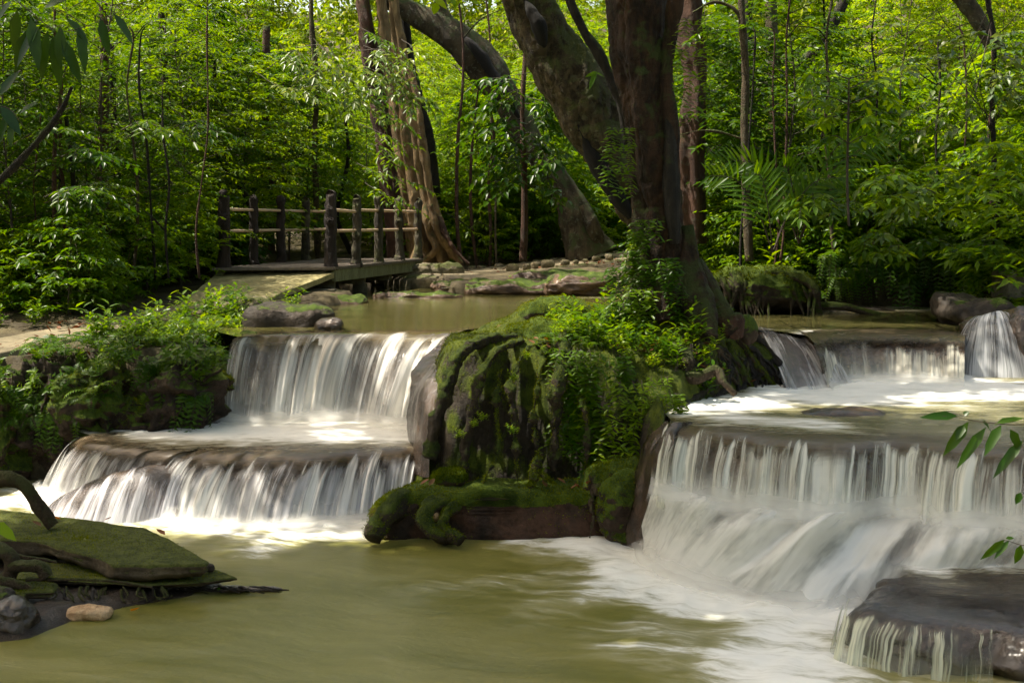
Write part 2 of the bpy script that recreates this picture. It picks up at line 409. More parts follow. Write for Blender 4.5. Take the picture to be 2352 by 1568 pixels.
M['pool_up'] = m_pool('upper pool water', deep=(.065, .062, .018), deep2=(.105, .095, .034), fx=.35, fy=2.2, rough=.07, bump=.06)
M['pool_mid'] = m_pool('terrace water', deep=(.13, .105, .06), deep2=(.22, .19, .13), flow=-.25, fx=.8, fy=2.8, bump=.2, rough=.2)
M['pool_film'] = m_pool('thin film of water', deep=(.035, .026, .016), deep2=(.07, .055, .035), brown=(.03, .02, .012), fx=.8, fy=2.4, bump=.5, rough=.12)
M['pool_right'] = m_pool('right terrace water', deep=(.12, .11, .045), deep2=(.2, .185, .09), flow=.1, fx=.6, fy=3.2, bump=.3, rough=.18)

# ------------------------------------------------------------------ ground
STREAM = [(-9, 13.9), (-5.5, 13.95), (-4.3, 13.85), (-3.35, 14.0), (-3.25, 14.8), (-3.0, 15.6), (-2.35, 16.4), (-2.5, 19), (-2.3, 21), (-3.6, 23), (-4.6, 26), (-2.0, 26), (-1.2, 22.6), (.4, 22.8), (1.9, 23), (3.0, 20), (3.3, 18.4), (4.2, 18.7), (5.1, 19.4), (6.4, 19.0), (6.6, 17.6), (5.7, 16.6), (5.9, 15.2), (5.65, 14.2), (6.4, 13), (7.5, 9), (7.5, -4), (-9, -4)]
def ground_z(x, y):
    d = sd(x, y, STREAM)
    w = .28+.25*fbm(np.stack([x, y, x*0], -1), 3, .8, 5)
    bed = np.where(y < 14.9, -.45, 1.05)
    bank = 1.28+.045*(np.clip(y, 12, 30)-13)+.10*fbm(np.stack([x, y, x*0], -1), 4, .5, 1)
    bank = bank+sstep(2, 7, x)*sstep(16, 20, y)*.35-sstep(-5, -12, x)*.2
    bank = bank+np.clip(y-33, 0, 60)*.26+np.clip(np.abs(x)-12, 0, 40)*.05
    bank = bank-sstep(13.0, 7, y)*1.1
    pc = dist_poly(x, y, [(-4.1, 18.8), (-4.8, 17.4), (-5.3, 16.2), (-5.8, 14.8), (-6.2, 13.5), (-6.8, 12)])
    bank = np.where(pc < 1.3, bank+(np.minimum(bank, 1.28+.06*(y-14))-bank)*sstep(1.3, .6, pc), bank)
    pc2 = dist_poly(x, y, [(-2.8, 26.3), (-1, 26.3), (2.2, 28.6), (6, 33)])
    tz = 1.72+.07*(x+1.5)
    bank = bank+(np.clip(tz-.05, 1.6, 2.3)-bank)*sstep(2.4, 1.0, pc2)
    t = sstep(-.28, .12, d)
    k = np.clip((d+w)/w, 0, 1); k = k*k*(3-2*k)
    z = bank*(1-k)+bed*k
    return z
def build_ground():
    xs = np.concatenate([np.linspace(-60, -9.2, 30), np.arange(-9, 9.01, .09), np.linspace(9.2, 60, 30)])
    ys = np.concatenate([np.linspace(-10, 5.8, 20), np.arange(6, 30.01, .09), np.linspace(30.5, 95, 80)])
    X, Y = np.meshgrid(xs, ys)
    Z = ground_z(X, Y)
    V = np.stack([X, Y, Z], -1)
    near = (Y < 31) & (np.abs(X) < 9.2)
    off = fbm(V, 4, 2.2, 9)*.07
    off2 = fbm(V, 4, 2.0, 19)*.09
    V[..., 2] += np.where(near, off, 0)
    V[..., 1] += np.where(near, off2, 0)
    m, n = X.shape
    o = link('ground', mesh_from('ground', V, grid_faces(m, n)), M['ground'])
    tag(o, kind='structure')
build_ground()

# ------------------------------------------------------------------ water curves (all at their real level)
L1, L2, L3 = .57, 1.07, 1.50
lip1 = np.array([PZ(u, v, L3) for u, v in [(550, 774), (600, 771), (660, 768), (730, 765), (820, 764), (900, 763), (980, 763), (1040, 762), (1085, 757)]])
base1 = np.array([PZ(u, v, L1) for u, v in [(503, 970), (545, 972), (600, 974), (660, 974), (740, 972), (810, 972), (870, 976), (920, 984), (955, 990)]])
lip2 = np.array([PZ(u, v, L1) for u, v in [(195, 1000), (212, 1010), (255, 1020), (320, 1029), (420, 1036), (540, 1035), (640, 1031), (740, 1027), (850, 1024), (985, 1018)]])
base2 = np.array([PZ(u, v, 0) for u, v in [(105, 1122), (120, 1140), (180, 1158), (260, 1172), (380, 1192), (500, 1205), (600, 1212), (720, 1205), (830, 1196), (935, 1180)]])
lipR = np.array([PZ(u, v, L2) for u, v in [(1545, 965), (1575, 972), (1625, 980), (1700, 988), (1800, 1000), (1900, 1000), (2050, 1000), (2200, 1010), (2352, 1024), (2600, 1045)]])
LE = .55
ledR = np.array([PZ(u, v, LE) for u, v in [(1500, 1140), (1530, 1150), (1600, 1163), (1700, 1182), (1810, 1198), (1920, 1205), (2050, 1190), (2190, 1215), (2352, 1225), (2600, 1245)]])
baseR = np.array([PZ(u, v, 0) for u, v in [(1462, 1256), (1500, 1290), (1560, 1330), (1650, 1362), (1780, 1385), (1900, 1398), (2010, 1400), (2130, 1395), (2260, 1390), (2500, 1400)]])
lip4 = np.array([PZ(u, v, L3) for u, v in [(1850, 769), (1900, 763), (2000, 760), (2080, 761), (2150, 763), (2215, 768)]])
base4 = np.array([PZ(u, v, L2) for u, v in [(1900, 892), (1925, 882), (1960, 876), (2020, 874), (2080, 875), (2150, 878), (2215, 884)]])
lip5 = np.array([PZ(u, v, .3) for u, v in [(1990, 1345), (1960, 1368), (1968, 1385), (2010, 1400), (2060, 1412), (2120, 1425), (2200, 1432), (2280, 1438)]])
base5 = np.array([PZ(u, v, 0) for u, v in [(1935, 1465), (1905, 1500), (1930, 1525), (1990, 1538), (2050, 1552), (2120, 1560), (2200, 1566), (2280, 1570)]])

def jag(l, amp, seed, fr=2.2):
    q = even(l, 90); t = nz(np.gradient(q[:, :2], axis=0)); nn = np.stack([-t[:, 1], t[:, 0]], 1)
    k = q*[1, 1, 0]
    d = fbm(k, 3, fr, seed)*amp+np.clip(fbm(k, 2, fr*2.3, seed+5)-.15, 0, 1)*amp*1.6
    q[:, :2] += nn*d[:, None]
    return q
lip1 = jag(lip1, .09, 1); lip2 = jag(lip2, .12, 2); lipR = jag(lipR, .11, 3); lip4 = jag(lip4, .10, 4)
def loft(lip, base, nu=220, nv=40, back=.0, nb=0, off=0.0, zoff=0.0, p=1.8, amp=0.0, ns=3, seed=0, deeper=0.0, rib=0.0, ribf=9, xyp=.62):
    Lp = even(lip, nu); Bp0 = catmull(base, 400)
    Bp = even(base, nu)
    u = np.concatenate([[0], np.cumsum(np.linalg.norm(np.diff(Lp, axis=0), axis=1))])
    inw = (Lp-Bp)[:, :2].copy()
    kk = max(5, nu//8); pad = np.pad(inw, ((kk, kk), (0, 0)), 'edge'); inw = nz(np.stack([np.convolve(pad[:, c_], np.ones(2*kk+1)/(2*kk+1), 'valid') for c_ in (0, 1)], 1)); inw = np.hstack([inw, np.zeros((nu, 1))])
    rows = []; uvs = []
    for k in range(nb):
        f = 1-k/nb
        rows.append(Lp+inw*(back*f)+[0, 0, 0]); uvs.append(np.stack([u, np.full(nu, -f*back*.8)], 1))
    for k in range(nv):
        t = k/(nv-1)*(1+deeper)
        q = Lp.copy()
        q[:, :2] += (Bp-Lp)[:, :2]*min(t, 1.02)**xyp
        q[:, 2] = Lp[:, 2]-(Lp[:, 2]-Bp[:, 2])*t**p
        rows.append(q); uvs.append(np.stack([u, np.full(nu, t)], 1))
    V = np.array(rows); UV = np.array(uvs)
    V = V+inw[None]*off; V[..., 2] += zoff
    if amp:
        d = fbm(V*[1, 1, .6], 5, ns, seed)*amp
        V = V-inw[None]*d[..., None]; V[..., 2] += d*.4
    if rib:
        q = np.stack([UV[..., 0]*ribf, UV[..., 1]*.5, UV[..., 0]*0+seed], -1)
        tt = np.clip(UV[..., 1], 0, 1)
        V = V-inw[None]*(fbm(q, 3, 1, seed)*rib*(.15+tt))[..., None]
    return V, UV
def sheet(name, V, UV, mat, **k):
    m, n = V.shape[:2]
    return tag(link(name, mesh_from(name, V, grid_faces(m, n), uv=UV.reshape(-1, 2)), mat), **k)

# rock ledges (solid travertine steps under the water)
def ledge(name, lip, base, back, label, cat='rock', mat='rock_ledge', seed=0, amp=.07, off=.07, zoff=-.035, **k):
    V, UV = loft(lip, base, 260, 46, back, 14, off, zoff, 1.9, amp, 3.2, seed, .5, **k)
    # close the far side down into the bed
    back_row = V[:1].copy(); back_row[..., 2] -= 1.2
    V = np.concatenate([back_row, V]); UV = np.concatenate([UV[:1], UV])
    o = link(name, mesh_from(name, V, grid_faces(*V.shape[:2])), M[mat])
    return tag(o, label, cat)
ledge('rock_ledge', lip1, base1, .9, 'dark wet rock step behind the tall left waterfall beside the bridge', seed=1, amp=.05, off=.10)
ledge('rock_ledge', lip2, base2, .9, 'low brown rock step under the wide lower left cascade', seed=2, amp=.05, off=.10)
ledge('rock_ledge', lipR, ledR, 1.0, 'long overhanging brown rock step behind the right waterfall streaks', seed=3, amp=.06, off=.12)
ledge('rock_ledge', lip4, base4, .6, 'rounded rock step of the small far right waterfall', seed=4, amp=.06, off=.10)

# waterfalls
def fall(tagname, lip, base, m1, m2=None, rib=.08, ribf=9, seed=0, off2=.035, p=1.8, **k):
    V, UV = loft(lip, base, 420, 44, .12, 4, 0, .012, p, 0, 3, seed, .06, rib, ribf)
    o = sheet('waterfall', V, UV, m1, kind='structure')
    if m2 is not None:
        V, UV = loft(lip, base, 300, 36, .1, 3, off2, 0, p, 0, 3, seed+7, .06, rib, ribf*.7)
        sheet('waterfall', V, UV, m2, kind='structure')
fall('a', lip1, base1, m_fall('fall left a', 1, 4.2, .50, .06, .20, c1=(.60, .57, .50), c2=(.95, .93, .86), vs=.30, bottom=.30, gap=.9),
     m_fall('fall left b', 21, 11, .36, .04, .30, vs=.3, bottom=.4, gap=.5, c1=(.35, .35, .34), c2=(.75, .75, .73)), rib=.14, seed=1, ribf=5)
fall('b', lip2, base2, m_fall('fall low a', 2, 8, .45, .03, .62, vs=.4, bottom=.45, c1=(.52, .51, .50), c2=(.90, .89, .85), gap=.55, soft=.22),
     m_fall('fall low b', 23, 5, .40, .03, .50, vs=.5, bottom=.5, c1=(.32, .31, .32), c2=(.62, .61, .62), soft=.2, gap=.7), rib=.10, seed=2)
fall('c', lipR, ledR, m_fall('fall right a', 3, 9, .40, .02, .40, vs=.22, bottom=.25, c1=(.50, .51, .40), c2=(.90, .90, .78), gap=.6),
     m_fall('fall right b', 27, 5, .36, .02, .42, vs=.3, bottom=.45, c1=(.45, .45, .38), c2=(.80, .80, .70), gap=.8), rib=.10, seed=3)
fall('d', lip4, base4, m_fall('fall far a', 4, 6, .55, .10, .3, top=.30, vs=.5, c1=(.42, .40, .32), c2=(.80, .77, .64), bottom=.5), None, seed=4)

def m_spray(name, seed, k=.8, col=(.90, .89, .85)):
    t = NT(name); uv = t.n('UVMap').outputs[0]; sp = t.n('SeparateXYZ', {0: uv}); u, v = sp.outputs[0], sp.outputs[1]
    n1 = t.noise(t.n('CombineXYZ', {0: t.math('MULTIPLY', u, 3.5), 1: t.math('MULTIPLY', v, .9), 2: seed}).outputs[0], 1, 3)
    al = t.math('MULTIPLY', t.rng(t.math('ADD', v, t.math('MULTIPLY', t.math('SUBTRACT', n1, .5), 1.3)), .95, .0), t.math('MULTIPLY', t.rng(n1, .25, .6, .45, 1), k), True)
    al = t.math('MULTIPLY', al, t.rng(v, 0, .4))
    d = t.n('BsdfDiffuse', {'Color': col}); tr = t.n('BsdfTranslucent', {'Color': col})
    return t.finish(t.mixsh(al, t.n('BsdfTransparent').outputs[0], t.mixsh(.4, d.outputs[0], tr.outputs[0])))
SPR = [m_spray('spray a', .3, .75), m_spray('spray b', 4.1, .6)]
def spray(lip, base, h, fwd=.16):
    for k in range(2):
        nu = 200; L = even(lip, nu); B = even(base, nu)
        o = nz((B-L)[:, :2]); o = np.array([np.convolve(np.pad(o[:, c], 20, 'edge'), np.ones(41)/41, 'valid') for c in (0, 1)]).T; o = np.hstack([o, np.zeros((nu, 1))])
        u = np.concatenate([[0], np.cumsum(np.linalg.norm(np.diff(B, axis=0), axis=1))])
        t = np.linspace(0, 1, 14)[:, None, None]
        hh = h*(1+.5*fbm(np.stack([u*2.5, u*0+k, u*0], -1), 3, 1, k))[None, :, None]*(1, .7)[k]
        V = B[None]+o[None]*((fwd*(1, 1.9)[k])*(1-t)**1.5+.03)+np.array([0, 0, 1])*(hh*t+.005)
        sheet('spray', V, np.stack([np.broadcast_to(u[None], (14, nu)), np.broadcast_to(t[..., 0], (14, nu))], -1), SPR[k], kind='structure')
spray(lip1, base1, .22); spray(lip2, base2, .15); spray(lipR, ledR, .30, .12); spray(ledR, baseR, .22, .20); spray(lip4, base4, .13)

# lower tier of the right fall: water humping over hidden boulders
def lower_tier():
    nu, nv = 320, 60
    A = even(ledR, nu); B = even(baseR, nu)
    u = np.concatenate([[0], np.cumsum(np.linalg.norm(np.diff(A, axis=0), axis=1))])
    t = np.linspace(-.25, 1.05, nv)[:, None]
    tt = np.clip(t, 0, 1.05)
    X = A[None, :, 0]+(B-A)[None, :, 0]*t; Y = A[None, :, 1]+(B-A)[None, :, 1]*t
    h = LE*(1-tt**1.6)
    s = u/u[-1]
    bump = (np.exp(-((s-.15)/.08)**2)*.09+np.exp(-((s-.30)/.05)**2)*.06+np.exp(-((s-.43)/.045)**2)*.10-np.exp(-((s-.36)/.03)**2)*.12-np.exp(-((s-.52)/.05)**2)*.10)[None, :]
    w = np.exp(-((t-.35)/.42)**2)
    Z = h+bump*w*1.0+.03*fbm(np.stack([X, Y, X*0], -1), 3, 3, 2)*w
    Y = Y-(bump*w*.7+.12*np.sin(math.pi*np.clip(t, 0, 1)))
    Y = Y+.05*fbm(np.stack([np.broadcast_to(u[None]*5, X.shape), X*0+t*.8, X*0], -1), 3, 1, 3)
    V = np.stack([X, Y, Z], -1)
    UV = np.stack([np.broadcast_to(u[None], X.shape), np.broadcast_to(t, X.shape)], -1)
    Vr = V.copy(); Vr[..., 2] -= .07; Vr[..., 1] += .05
    o = link('rock_ledge', mesh_from('rock_ledge', Vr, grid_faces(nv, nu)), M['rock_ledge'])
    tag(o, 'lumpy brown boulders under the white foot of the right waterfall', 'rock')
    mat = m_fall('fall foot', 8, 3.6, .64, .38, .0, c1=(.62, .60, .55), c2=(.92, .91, .84), top=-.24, soft=.34, vs=.55, bottom=.6, gap=1.0)
    sheet('waterfall', V, UV, mat, kind='structure')
    for k in range(2):
        g = .05*(k+1); W = V+[0, -g*.8, g*.7]; W[..., 2] += .03*fbm(W*[1, 1, .3], 3, 2.5, 30+k)
        sheet('waterfall', W, UV, m_fall('veil %s' % 'ab'[k], 80+k*7, 2.2, .42, .04, .0, c1=(.75, .74, .69), c2=(.93, .92, .87), top=-.22, soft=.5, vs=.8, bottom=.35, gap=1.0), kind='structure')
lower_tier()

# pools
def pool(name, back, front, mat, foamf, nu=240, nv=80, roll=None, tmax=.62):
    A = even(back, nu); B = even(front, nu)
    t = np.linspace(0, 1, nv)[:, None, None]
    V = A[None]*(1-t)+B[None]*t
    fade = np.zeros(V.shape[:2]); foam_k = np.ones(V.shape[:2])
    f, th = foamf(V[..., 0], V[..., 1])
    V[..., 2] += .05*np.clip(f, 0, 1)*(fbm(V, 3, 5, 2)*.5+.5)*np.clip(1-np.squeeze(t, -1)*1.1, 0, 1)
    if roll is not None:
        W, UV = loft(roll[0], roll[1], nu, 14, 0, 0, .012, 0, 1.8, 0, 3, 0, 0, 0, 9)
        k = int(np.ceil(14*tmax)); W = W[1:k]; tt = UV[1:k, :, 1]
        V = np.concatenate([V, W]); fade = np.concatenate([fade, sstep(.12, tmax*.92, tt)])
        f = np.concatenate([f, np.repeat(f[-1:], k-1, 0)*np.clip(1-tt*3, 0, 1)*.6]); th = np.concatenate([th, np.maximum(th[-1:], .9)*np.ones_like(tt)])
    mask = np.stack([np.clip(f, 0, 1), np.clip(th, 0, 1), fade, f*0+1], -1)
    o = link(name, mesh_from(name, V, grid_faces(V.shape[0], nu), mask=mask.reshape(-1, 4)), M[mat])
    return tag(o, kind='structure')
def fringe_roll(lip, base, mat):
    nu = 200
    W, UV = loft(lip, base, nu, 16, .35, 6, .012, .006, 1.8, 0, 3, 0, 0, 0, 9)
    k = 6+9; W = W[:k]; v = UV[:k, :, 1]; n = v.shape[0]
    fd = sstep(.10, .55, v)
    fd = np.maximum(fd, np.broadcast_to(sstep(0, 1, 1-np.arange(n)/5.)[:, None], v.shape))
    mask = np.stack([v*0+.12, v*0+.75, fd, v*0+1], -1)
    tag(link('water', mesh_from('water', W, grid_faces(n, nu), mask=mask.reshape(-1, 4)), M[mat]), kind='structure')
def fo(x, y, pts, w, k=1.0, warp=.3, s=1.3, seed=0):
    n = fbm(np.stack([x, y, x*0], -1), 4, s, seed)
    d = dist_poly(x, y, pts)*(1+warp*1.6*n)+warp*n*w
    return k*np.exp(-np.maximum(d, 0)**2/(w*w))
# front pool
def front_foam(x, y):
    f = fo(x, y, base2, .42, 1.1, .35, 1.5, 1)
    f = np.maximum(f, fo(x, y, baseR-[.12, .2, 0], .62, 1.05, .4, 1.1, 2))
    f = np.maximum(f, fo(x, y, [(1.4, 9.7), (.9, 9.0), (1.2, 8.2), (1.9, 7.6)], .5, .55, .5, 1.2, 3))
    f = np.maximum(f, fo(x, y, [(2.1, 9.3), (1.6, 8.2), (1.9, 7.4), (3, 7.2)], .62, .95, .4, 1.2, 4))
    f = np.maximum(f, fo(x, y, [(1.2, 10.7), (.2, 10.1), (-.6, 9.8)], .30, .42, .5, 1.5, 5))
    f = np.maximum(f, fo(x, y, [(-1.2, 11.7), (-2.2, 11.4), (-3.2, 11.9), (-4.5, 12.4)], .38, .8, .5, 1.3, 6))
    f = np.maximum(f, fo(x, y, [(-5.5, 12.6), (-4.3, 13.0)], .5, .9))
    f = f+.13*sstep(0, 1, fbm(np.stack([x, y, x*0], -1), 3, .7, 8))
    return f, f*0
xs = np.concatenate([np.linspace(-30, -6.1, 12), np.arange(-6, 5.01, .04), np.linspace(5.1, 30, 12)]); ys = np.concatenate([np.linspace(-6, 6.9, 10), np.arange(7, 14.3, .04)])
X, Y = np.meshgrid(xs, ys); f, th = front_foam(X, Y)
Z = .045*np.clip(f, 0, 1)*(fbm(np.stack([X, Y, X*0], -1), 3, 4, 2)+.6)+.006*fbm(np.stack([X, Y*2, X*0], -1), 3, 2, 3)
mask = np.stack([np.clip(f, 0, 1), th, f*0, f*0+1], -1)
tag(link('water', mesh_from('water', np.stack([X, Y, Z], -1), grid_faces(*X.shape), mask=mask.reshape(-1, 4)), M['pool']), kind='structure')
# middle-left terrace
bk = np.array([(-5.0, 13.9, L1), (-3.9, 14.1, L1), (-3.25, 14.45, L1), (-2.4, 14.5, L1), (-1.6, 14.5, L1), (-.8, 14.3, L1)])
def f1(x, y):
    a = fo(x, y, base1[:, :2]-[0, .35], .95, 1.15, .3, 1.6, 4)
    th = sstep(.42, .02, dist_poly(x, y, lip2))
    return a*(1-th*.6)+.16, th*.85
pool('water', bk, lip2, 'pool_mid', f1, roll=(lip2, base2))
# upper pool
fr = np.vstack([[(-3.6, 15.4, L3)], lip1, [(-.2, 15.2, L3), (.6, 15.7, L3), (1.8, 15.9, L3), (2.6, 15.9, L3)], lip4, [(6.6, 15.2, L3)]])
bk = np.array([(-7, 26.5, L3), (-4, 26.5, L3), (0, 25, L3), (3, 24, L3), (5, 21, L3), (8, 20, L3)])
def f3(x, y):
    a = fo(x, y, [(3.5, 19), (5.2, 19.2), (6.4, 18.6)], .8, .55, .3, .8, 4)
    a = np.maximum(a, fo(x, y, lip4[1:], .30, .75, .3, 2, 7))
    a = np.maximum(a, fo(x, y, [(.8, 21.5), (1.6, 21.6)], .25, .4))
    return a, sstep(.5, .03, dist_poly(x, y, lip1))*.55
pool('water', bk, fr, 'pool_up', f3, 360, 120)
fringe_roll(lip1, base1, 'pool_up'); fringe_roll(lip4, base4, 'pool_mid')
# right terrace
bk = np.array([(1.35, 12.2, L2), (1.9, 12.9, L2), (2.8, 13.8, L2), (3.6, 14.5, L2), (5, 14.5, L2), (7.5, 14.5, L2)])
def f2(x, y):
    a = fo(x, y, base4[:, :2]-[0, .35], .8, 1.15, .3, 1.2, 4)
    a = np.maximum(a, fo(x, y, [(1.9, 12.0), (3.2, 12.8), (6, 12.8)], .6, .9, .5, 1.5, 6))
    a = np.maximum(a, fo(x, y, [(1.7, 11.6), (2.2, 11.2), (2.6, 10.9)], .3, .6, .5, 1.5, 5))
    return a+.14, sstep(.45, .02, dist_poly(x, y, lipR))*.8
pool('water', bk, lipR, 'pool_right', f2, 260, 110, roll=(lipR, ledR))

# low platform at lower right with its own little fall
def platform():
    edge = np.vstack([[PZ(2100, 1290, .3), PZ(2030, 1315, .3)], lip5, [PZ(2352, 1448, .3), PZ(2500, 1465, .3)]])
    bk_ = np.array([PZ(2150, 1275, .3), PZ(2250, 1268, .3), PZ(2400, 1265, .3), PZ(2600, 1262, .3)])
    n = 200
    A = even(edge, n)
    cen = np.array([3.6, 9.1, .3])
    rows = []
    prof = [(-.12, -.75), (-.10, -.5), (.02, -.33), (.10, -.2), (.07, -.12), (.03, -.055), (-.02, -.025), (-.1, -.01), (-.3, 0), (-.7, 0), (-1.4, 0)]
    out = nz((A-cen)[:, :2]); out = np.hstack([out, np.zeros((n, 1))])
    for i in range(len(prof)*5-4):
        q = i/5; k = int(q); f = q-k
        a = prof[k]; b = prof[min(k+1, len(prof)-1)]
        o_ = a[0]*(1-f)+b[0]*f; z_ = a[1]*(1-f)+b[1]*f
        rows.append(A+out*(o_-.03)+[0, 0, z_-.02])
    V = np.array(rows)
    d = fbm(V, 5, 3.5, 12)*.10+fbm(V, 3, 1.6, 4)*.06
    V = V+out[None]*d[..., None]; V[..., 2] += np.clip(fbm(V, 4, 4, 3), -1, .3)*.05
    tag(link('flat_rock', mesh_from('flat_rock', V, grid_faces(*V.shape[:2])), M['rock_corner']), 'flat-topped wet brown rock in the lower right corner of the pool', 'rock')
    # film of water on top
    E = A[:165]
    B = np.array([PZ(2120+480*k/164, 1272, .3) for k in range(165)])
    t = np.linspace(0, 1, 40)[:, None, None]
    W = B[None]*(1-t)+E[None]*t; W = W-out[None, :165]*.04*t
    f = fo(W[..., 0], W[..., 1], [(2.7, 9.4), (3.3, 9.35), (5, 9.4)], .42, 1.1, .4, 2, 3)
    W[..., 2] += .012+.05*f*(fbm(W, 3, 4, 1)+.6)
    th = sstep(.0, .9, t[..., 0])*np.ones(W.shape[:2])
    mask = np.stack([np.clip(f, 0, 1), th*.7, sstep(.55, 1.0, t[..., 0])*np.ones(W.shape[:2]), f*0+1], -1)
    tag(link('water', mesh_from('water', W, grid_faces(*W.shape[:2]), mask=mask.reshape(-1, 4)), M['pool_film']), kind='structure')
    V, UV = loft(lip5, base5, 260, 36, .08, 3, 0, .0, 1.9, 0, 3, 5, .06, .05, 14)
    sheet('waterfall', V, UV, m_fall('fall corner', 15, 13, .36, .0, .35, c1=(.34, .36, .24), c2=(.70, .72, .55), vs=.3, bottom=.25, gap=.35), kind='structure')
    rock('boulder', PZ(2290, 1500, .02), (.34, .25, .17), M['rock_corner'], seed=33, amp=.05, ns=3)['label'] = 'round wet boulder at the bottom right corner against the flat rock'
    bpy.data.objects['boulder']['category'] = 'boulder'
    b = rock('boulder', PZ(2115, 1550, -.06), (.26, .20, .17), M['rock_corner'], seed=36, amp=.05, ns=3)
    tag(b, 'low dark boulder under streaming water at the foot of the flat rock', 'boulder')
platform()

# side jet at far right: fan of water over a boulder
def jet():
    n, m = 120, 40
    c = P(2290, 712, 14.75)
    u = np.linspace(-1, 1, n)[None, :]; t = np.linspace(0, 1, m)[:, None]
    X = c[0]+u*(.12+.36*t**.7)*np.where(u < 0, 1.35, .85); Y = c[1]-.25*t-.28*np.sqrt(np.clip(1-u*u, 0, 1))*(.4+t); Z = c[2]-(c[2]-L2)*t**1.7-.06*u*u
    V = np.stack([X, Y, Z], -1)
    UV = np.stack([np.broadcast_to(u*.5, X.shape), np.broadcast_to(t, X.shape)], -1)
    sheet('waterfall', V, UV, m_fall('fall jet', 31, 12, .5, .18, .05, top=-.25, c1=(.36, .37, .38), c2=(.80, .80, .80), vs=.6, bottom=.35, gap=.5), kind='structure')
    o = rock('boulder', (c[0]+.02, c[1]+.12, 1.33), (.42, .34, .36), M['rock_wet'], seed=40, amp=.07)
    tag(o, 'dark boulder behind the fan-shaped jet of the far right fall', 'boulder')
    o = rock('boulder', P(2345, 800, 14.7), (.25, .5, .48), M['rock_wet'], seed=41, amp=.08)
    tag(o, 'tall black wet boulder at the right edge beside the fan-shaped jet', 'boulder')
    o = rock('boulder', P(2235, 715, 16.2), (.42, .6, .26), M['rock_dark'], seed=42, amp=.12)
    tag(o, 'craggy dark boulder on the far right bank above the small waterfall', 'boulder')
    b = MB(); b.box(-.3, .3, -.3, .3, -.18, .18); 
    o = b.build('concrete_block', M['concrete'], None, False, tuple(P(2348, 655, 17.0)))
    md = o.modifiers.new('b', 'BEVEL'); md.width = .02; md.segments = 2
    tag(o, 'square mossy concrete block on the far right bank', 'block')
    # small ripple rock in the right terrace
    o = rock('stone', PZ(1935, 952, 1.055), (.42, .20, .05), M['rock_wet'], seed=43, amp=.04, k=5)
    tag(o, 'thin flat stone just breaking the water of the right terrace', 'stone')
    # sloping water slide left of the far right fall
    A_ = even([P(1738, 750, 15.5), P(1805, 761, 15.2), P(1870, 778, 14.8)], 80); B_ = even([PZ(1812, 906, 1.06), PZ(1890, 899, 1.06), PZ(1962, 889, 1.06)], 80)
    t = np.linspace(0, 1, 40)[:, None, None]
    V = A_[None]*(1-t)+B_[None]*t
    V[..., 2] = A_[None, :, 2]*(1-t[..., 0])+B_[None, :, 2]*t[..., 0]+.09*np.sin(math.pi*t[..., 0])
    V[..., 1] += .02
    uu = np.linspace(0, .7, 80)[None]*np.ones((40, 1)); UV = np.stack([uu, t[..., 0]*np.ones((40, 80))], -1)
    Vr = V-[0, -.03, .05]+(fbm(V, 4, 5, 3)*.03)[..., None]
    tag(link('rock_ledge', mesh_from('rock_ledge', Vr, grid_faces(40, 80)), M['rock_wet']), 'smooth sloping rock slide left of the far right waterfall', 'rock')
    sheet('waterfall', V, UV, m_fall('fall slide', 51, 9, .4, .22, .02, top=-.3, c1=(.30, .28, .28), c2=(.66, .65, .64), vs=1.2, bottom=.1), kind='structure')
jet()

# side spur in left lower cascade and the round dome in front
def dome(c, rx, ry, h, mat, label, rk=True):
    n, m = 140, 36
    a = np.linspace(-1.15, 1.15, n)[None, :]*math.pi/2*1.35; t = np.linspace(0, 1, m)[:, None]
    r = .12+.88*t**.75
    X = c[0]+np.sin(a)*rx*r; Y = c[1]-np.cos(a)*ry*r; Z = h*(1-t**2.0)+0*X
    V = np.stack([X, Y, Z+.01], -1)
    UV = np.stack([np.broadcast_to(a*rx*.7, X.shape), np.broadcast_to(t, X.shape)], -1)
    sheet('waterfall', V, UV, mat, kind='structure')
    o = rock('boulder', (c[0], c[1]+.02, -.05), (rx*.85, ry*.85, h*.95), M['rock_ledge'], seed=int(rx*100), amp=.02)
    tag(o, label, 'boulder')
dome(PZ(592, 1185, 0)+[0, .05, 0], .34, .30, .30, m_fall('fall dome', 61, 10, .62, .45, 0, top=-.5, c1=(.5, .5, .48), c2=(.9, .9, .88), vs=.6, bottom=.5, gap=.6), 'low round boulder under the white dome of water at the lower left cascade')
def spur():
    A_ = P(420, 1062, 12.4); B_ = P(120, 1140, 12.9)
    c = catmull([A_+[.1, .1, 0], P(330, 1066, 12.35), P(230, 1092, 12.4), P(140, 1135, 12.6)], 80)
    n, m = 80, 30
    t = np.linspace(0, 1, m)[:, None]
    drop = c[None, :, 2]-(-.02)
    X = c[None, :, 0]-.10*t+0*drop; Y = c[None, :, 1]+.02-.50*t; Z = c[None, :, 2]-drop*t**1.7
    V = np.stack([X, Y, Z], -1); uu = np.linspace(0, 1.3, n)[None]*np.ones((m, 1))
    tag(link('boulder', mesh_from('boulder', V+(fbm(V, 4, 4, 8)*.03)[..., None]-[0, -.03, .02], grid_faces(m, n)), M['rock_ledge']), 'long sloping grey rock spur at the left end of the lower left cascade', 'boulder')
    sheet('waterfall', V, np.stack([uu, t*np.ones((1, n))], -1), m_fall('fall spur', 71, 12, .30, .22, .35, c1=(.30, .29, .33), c2=(.72, .71, .74), vs=.7, bottom=.3), kind='structure')
spur()

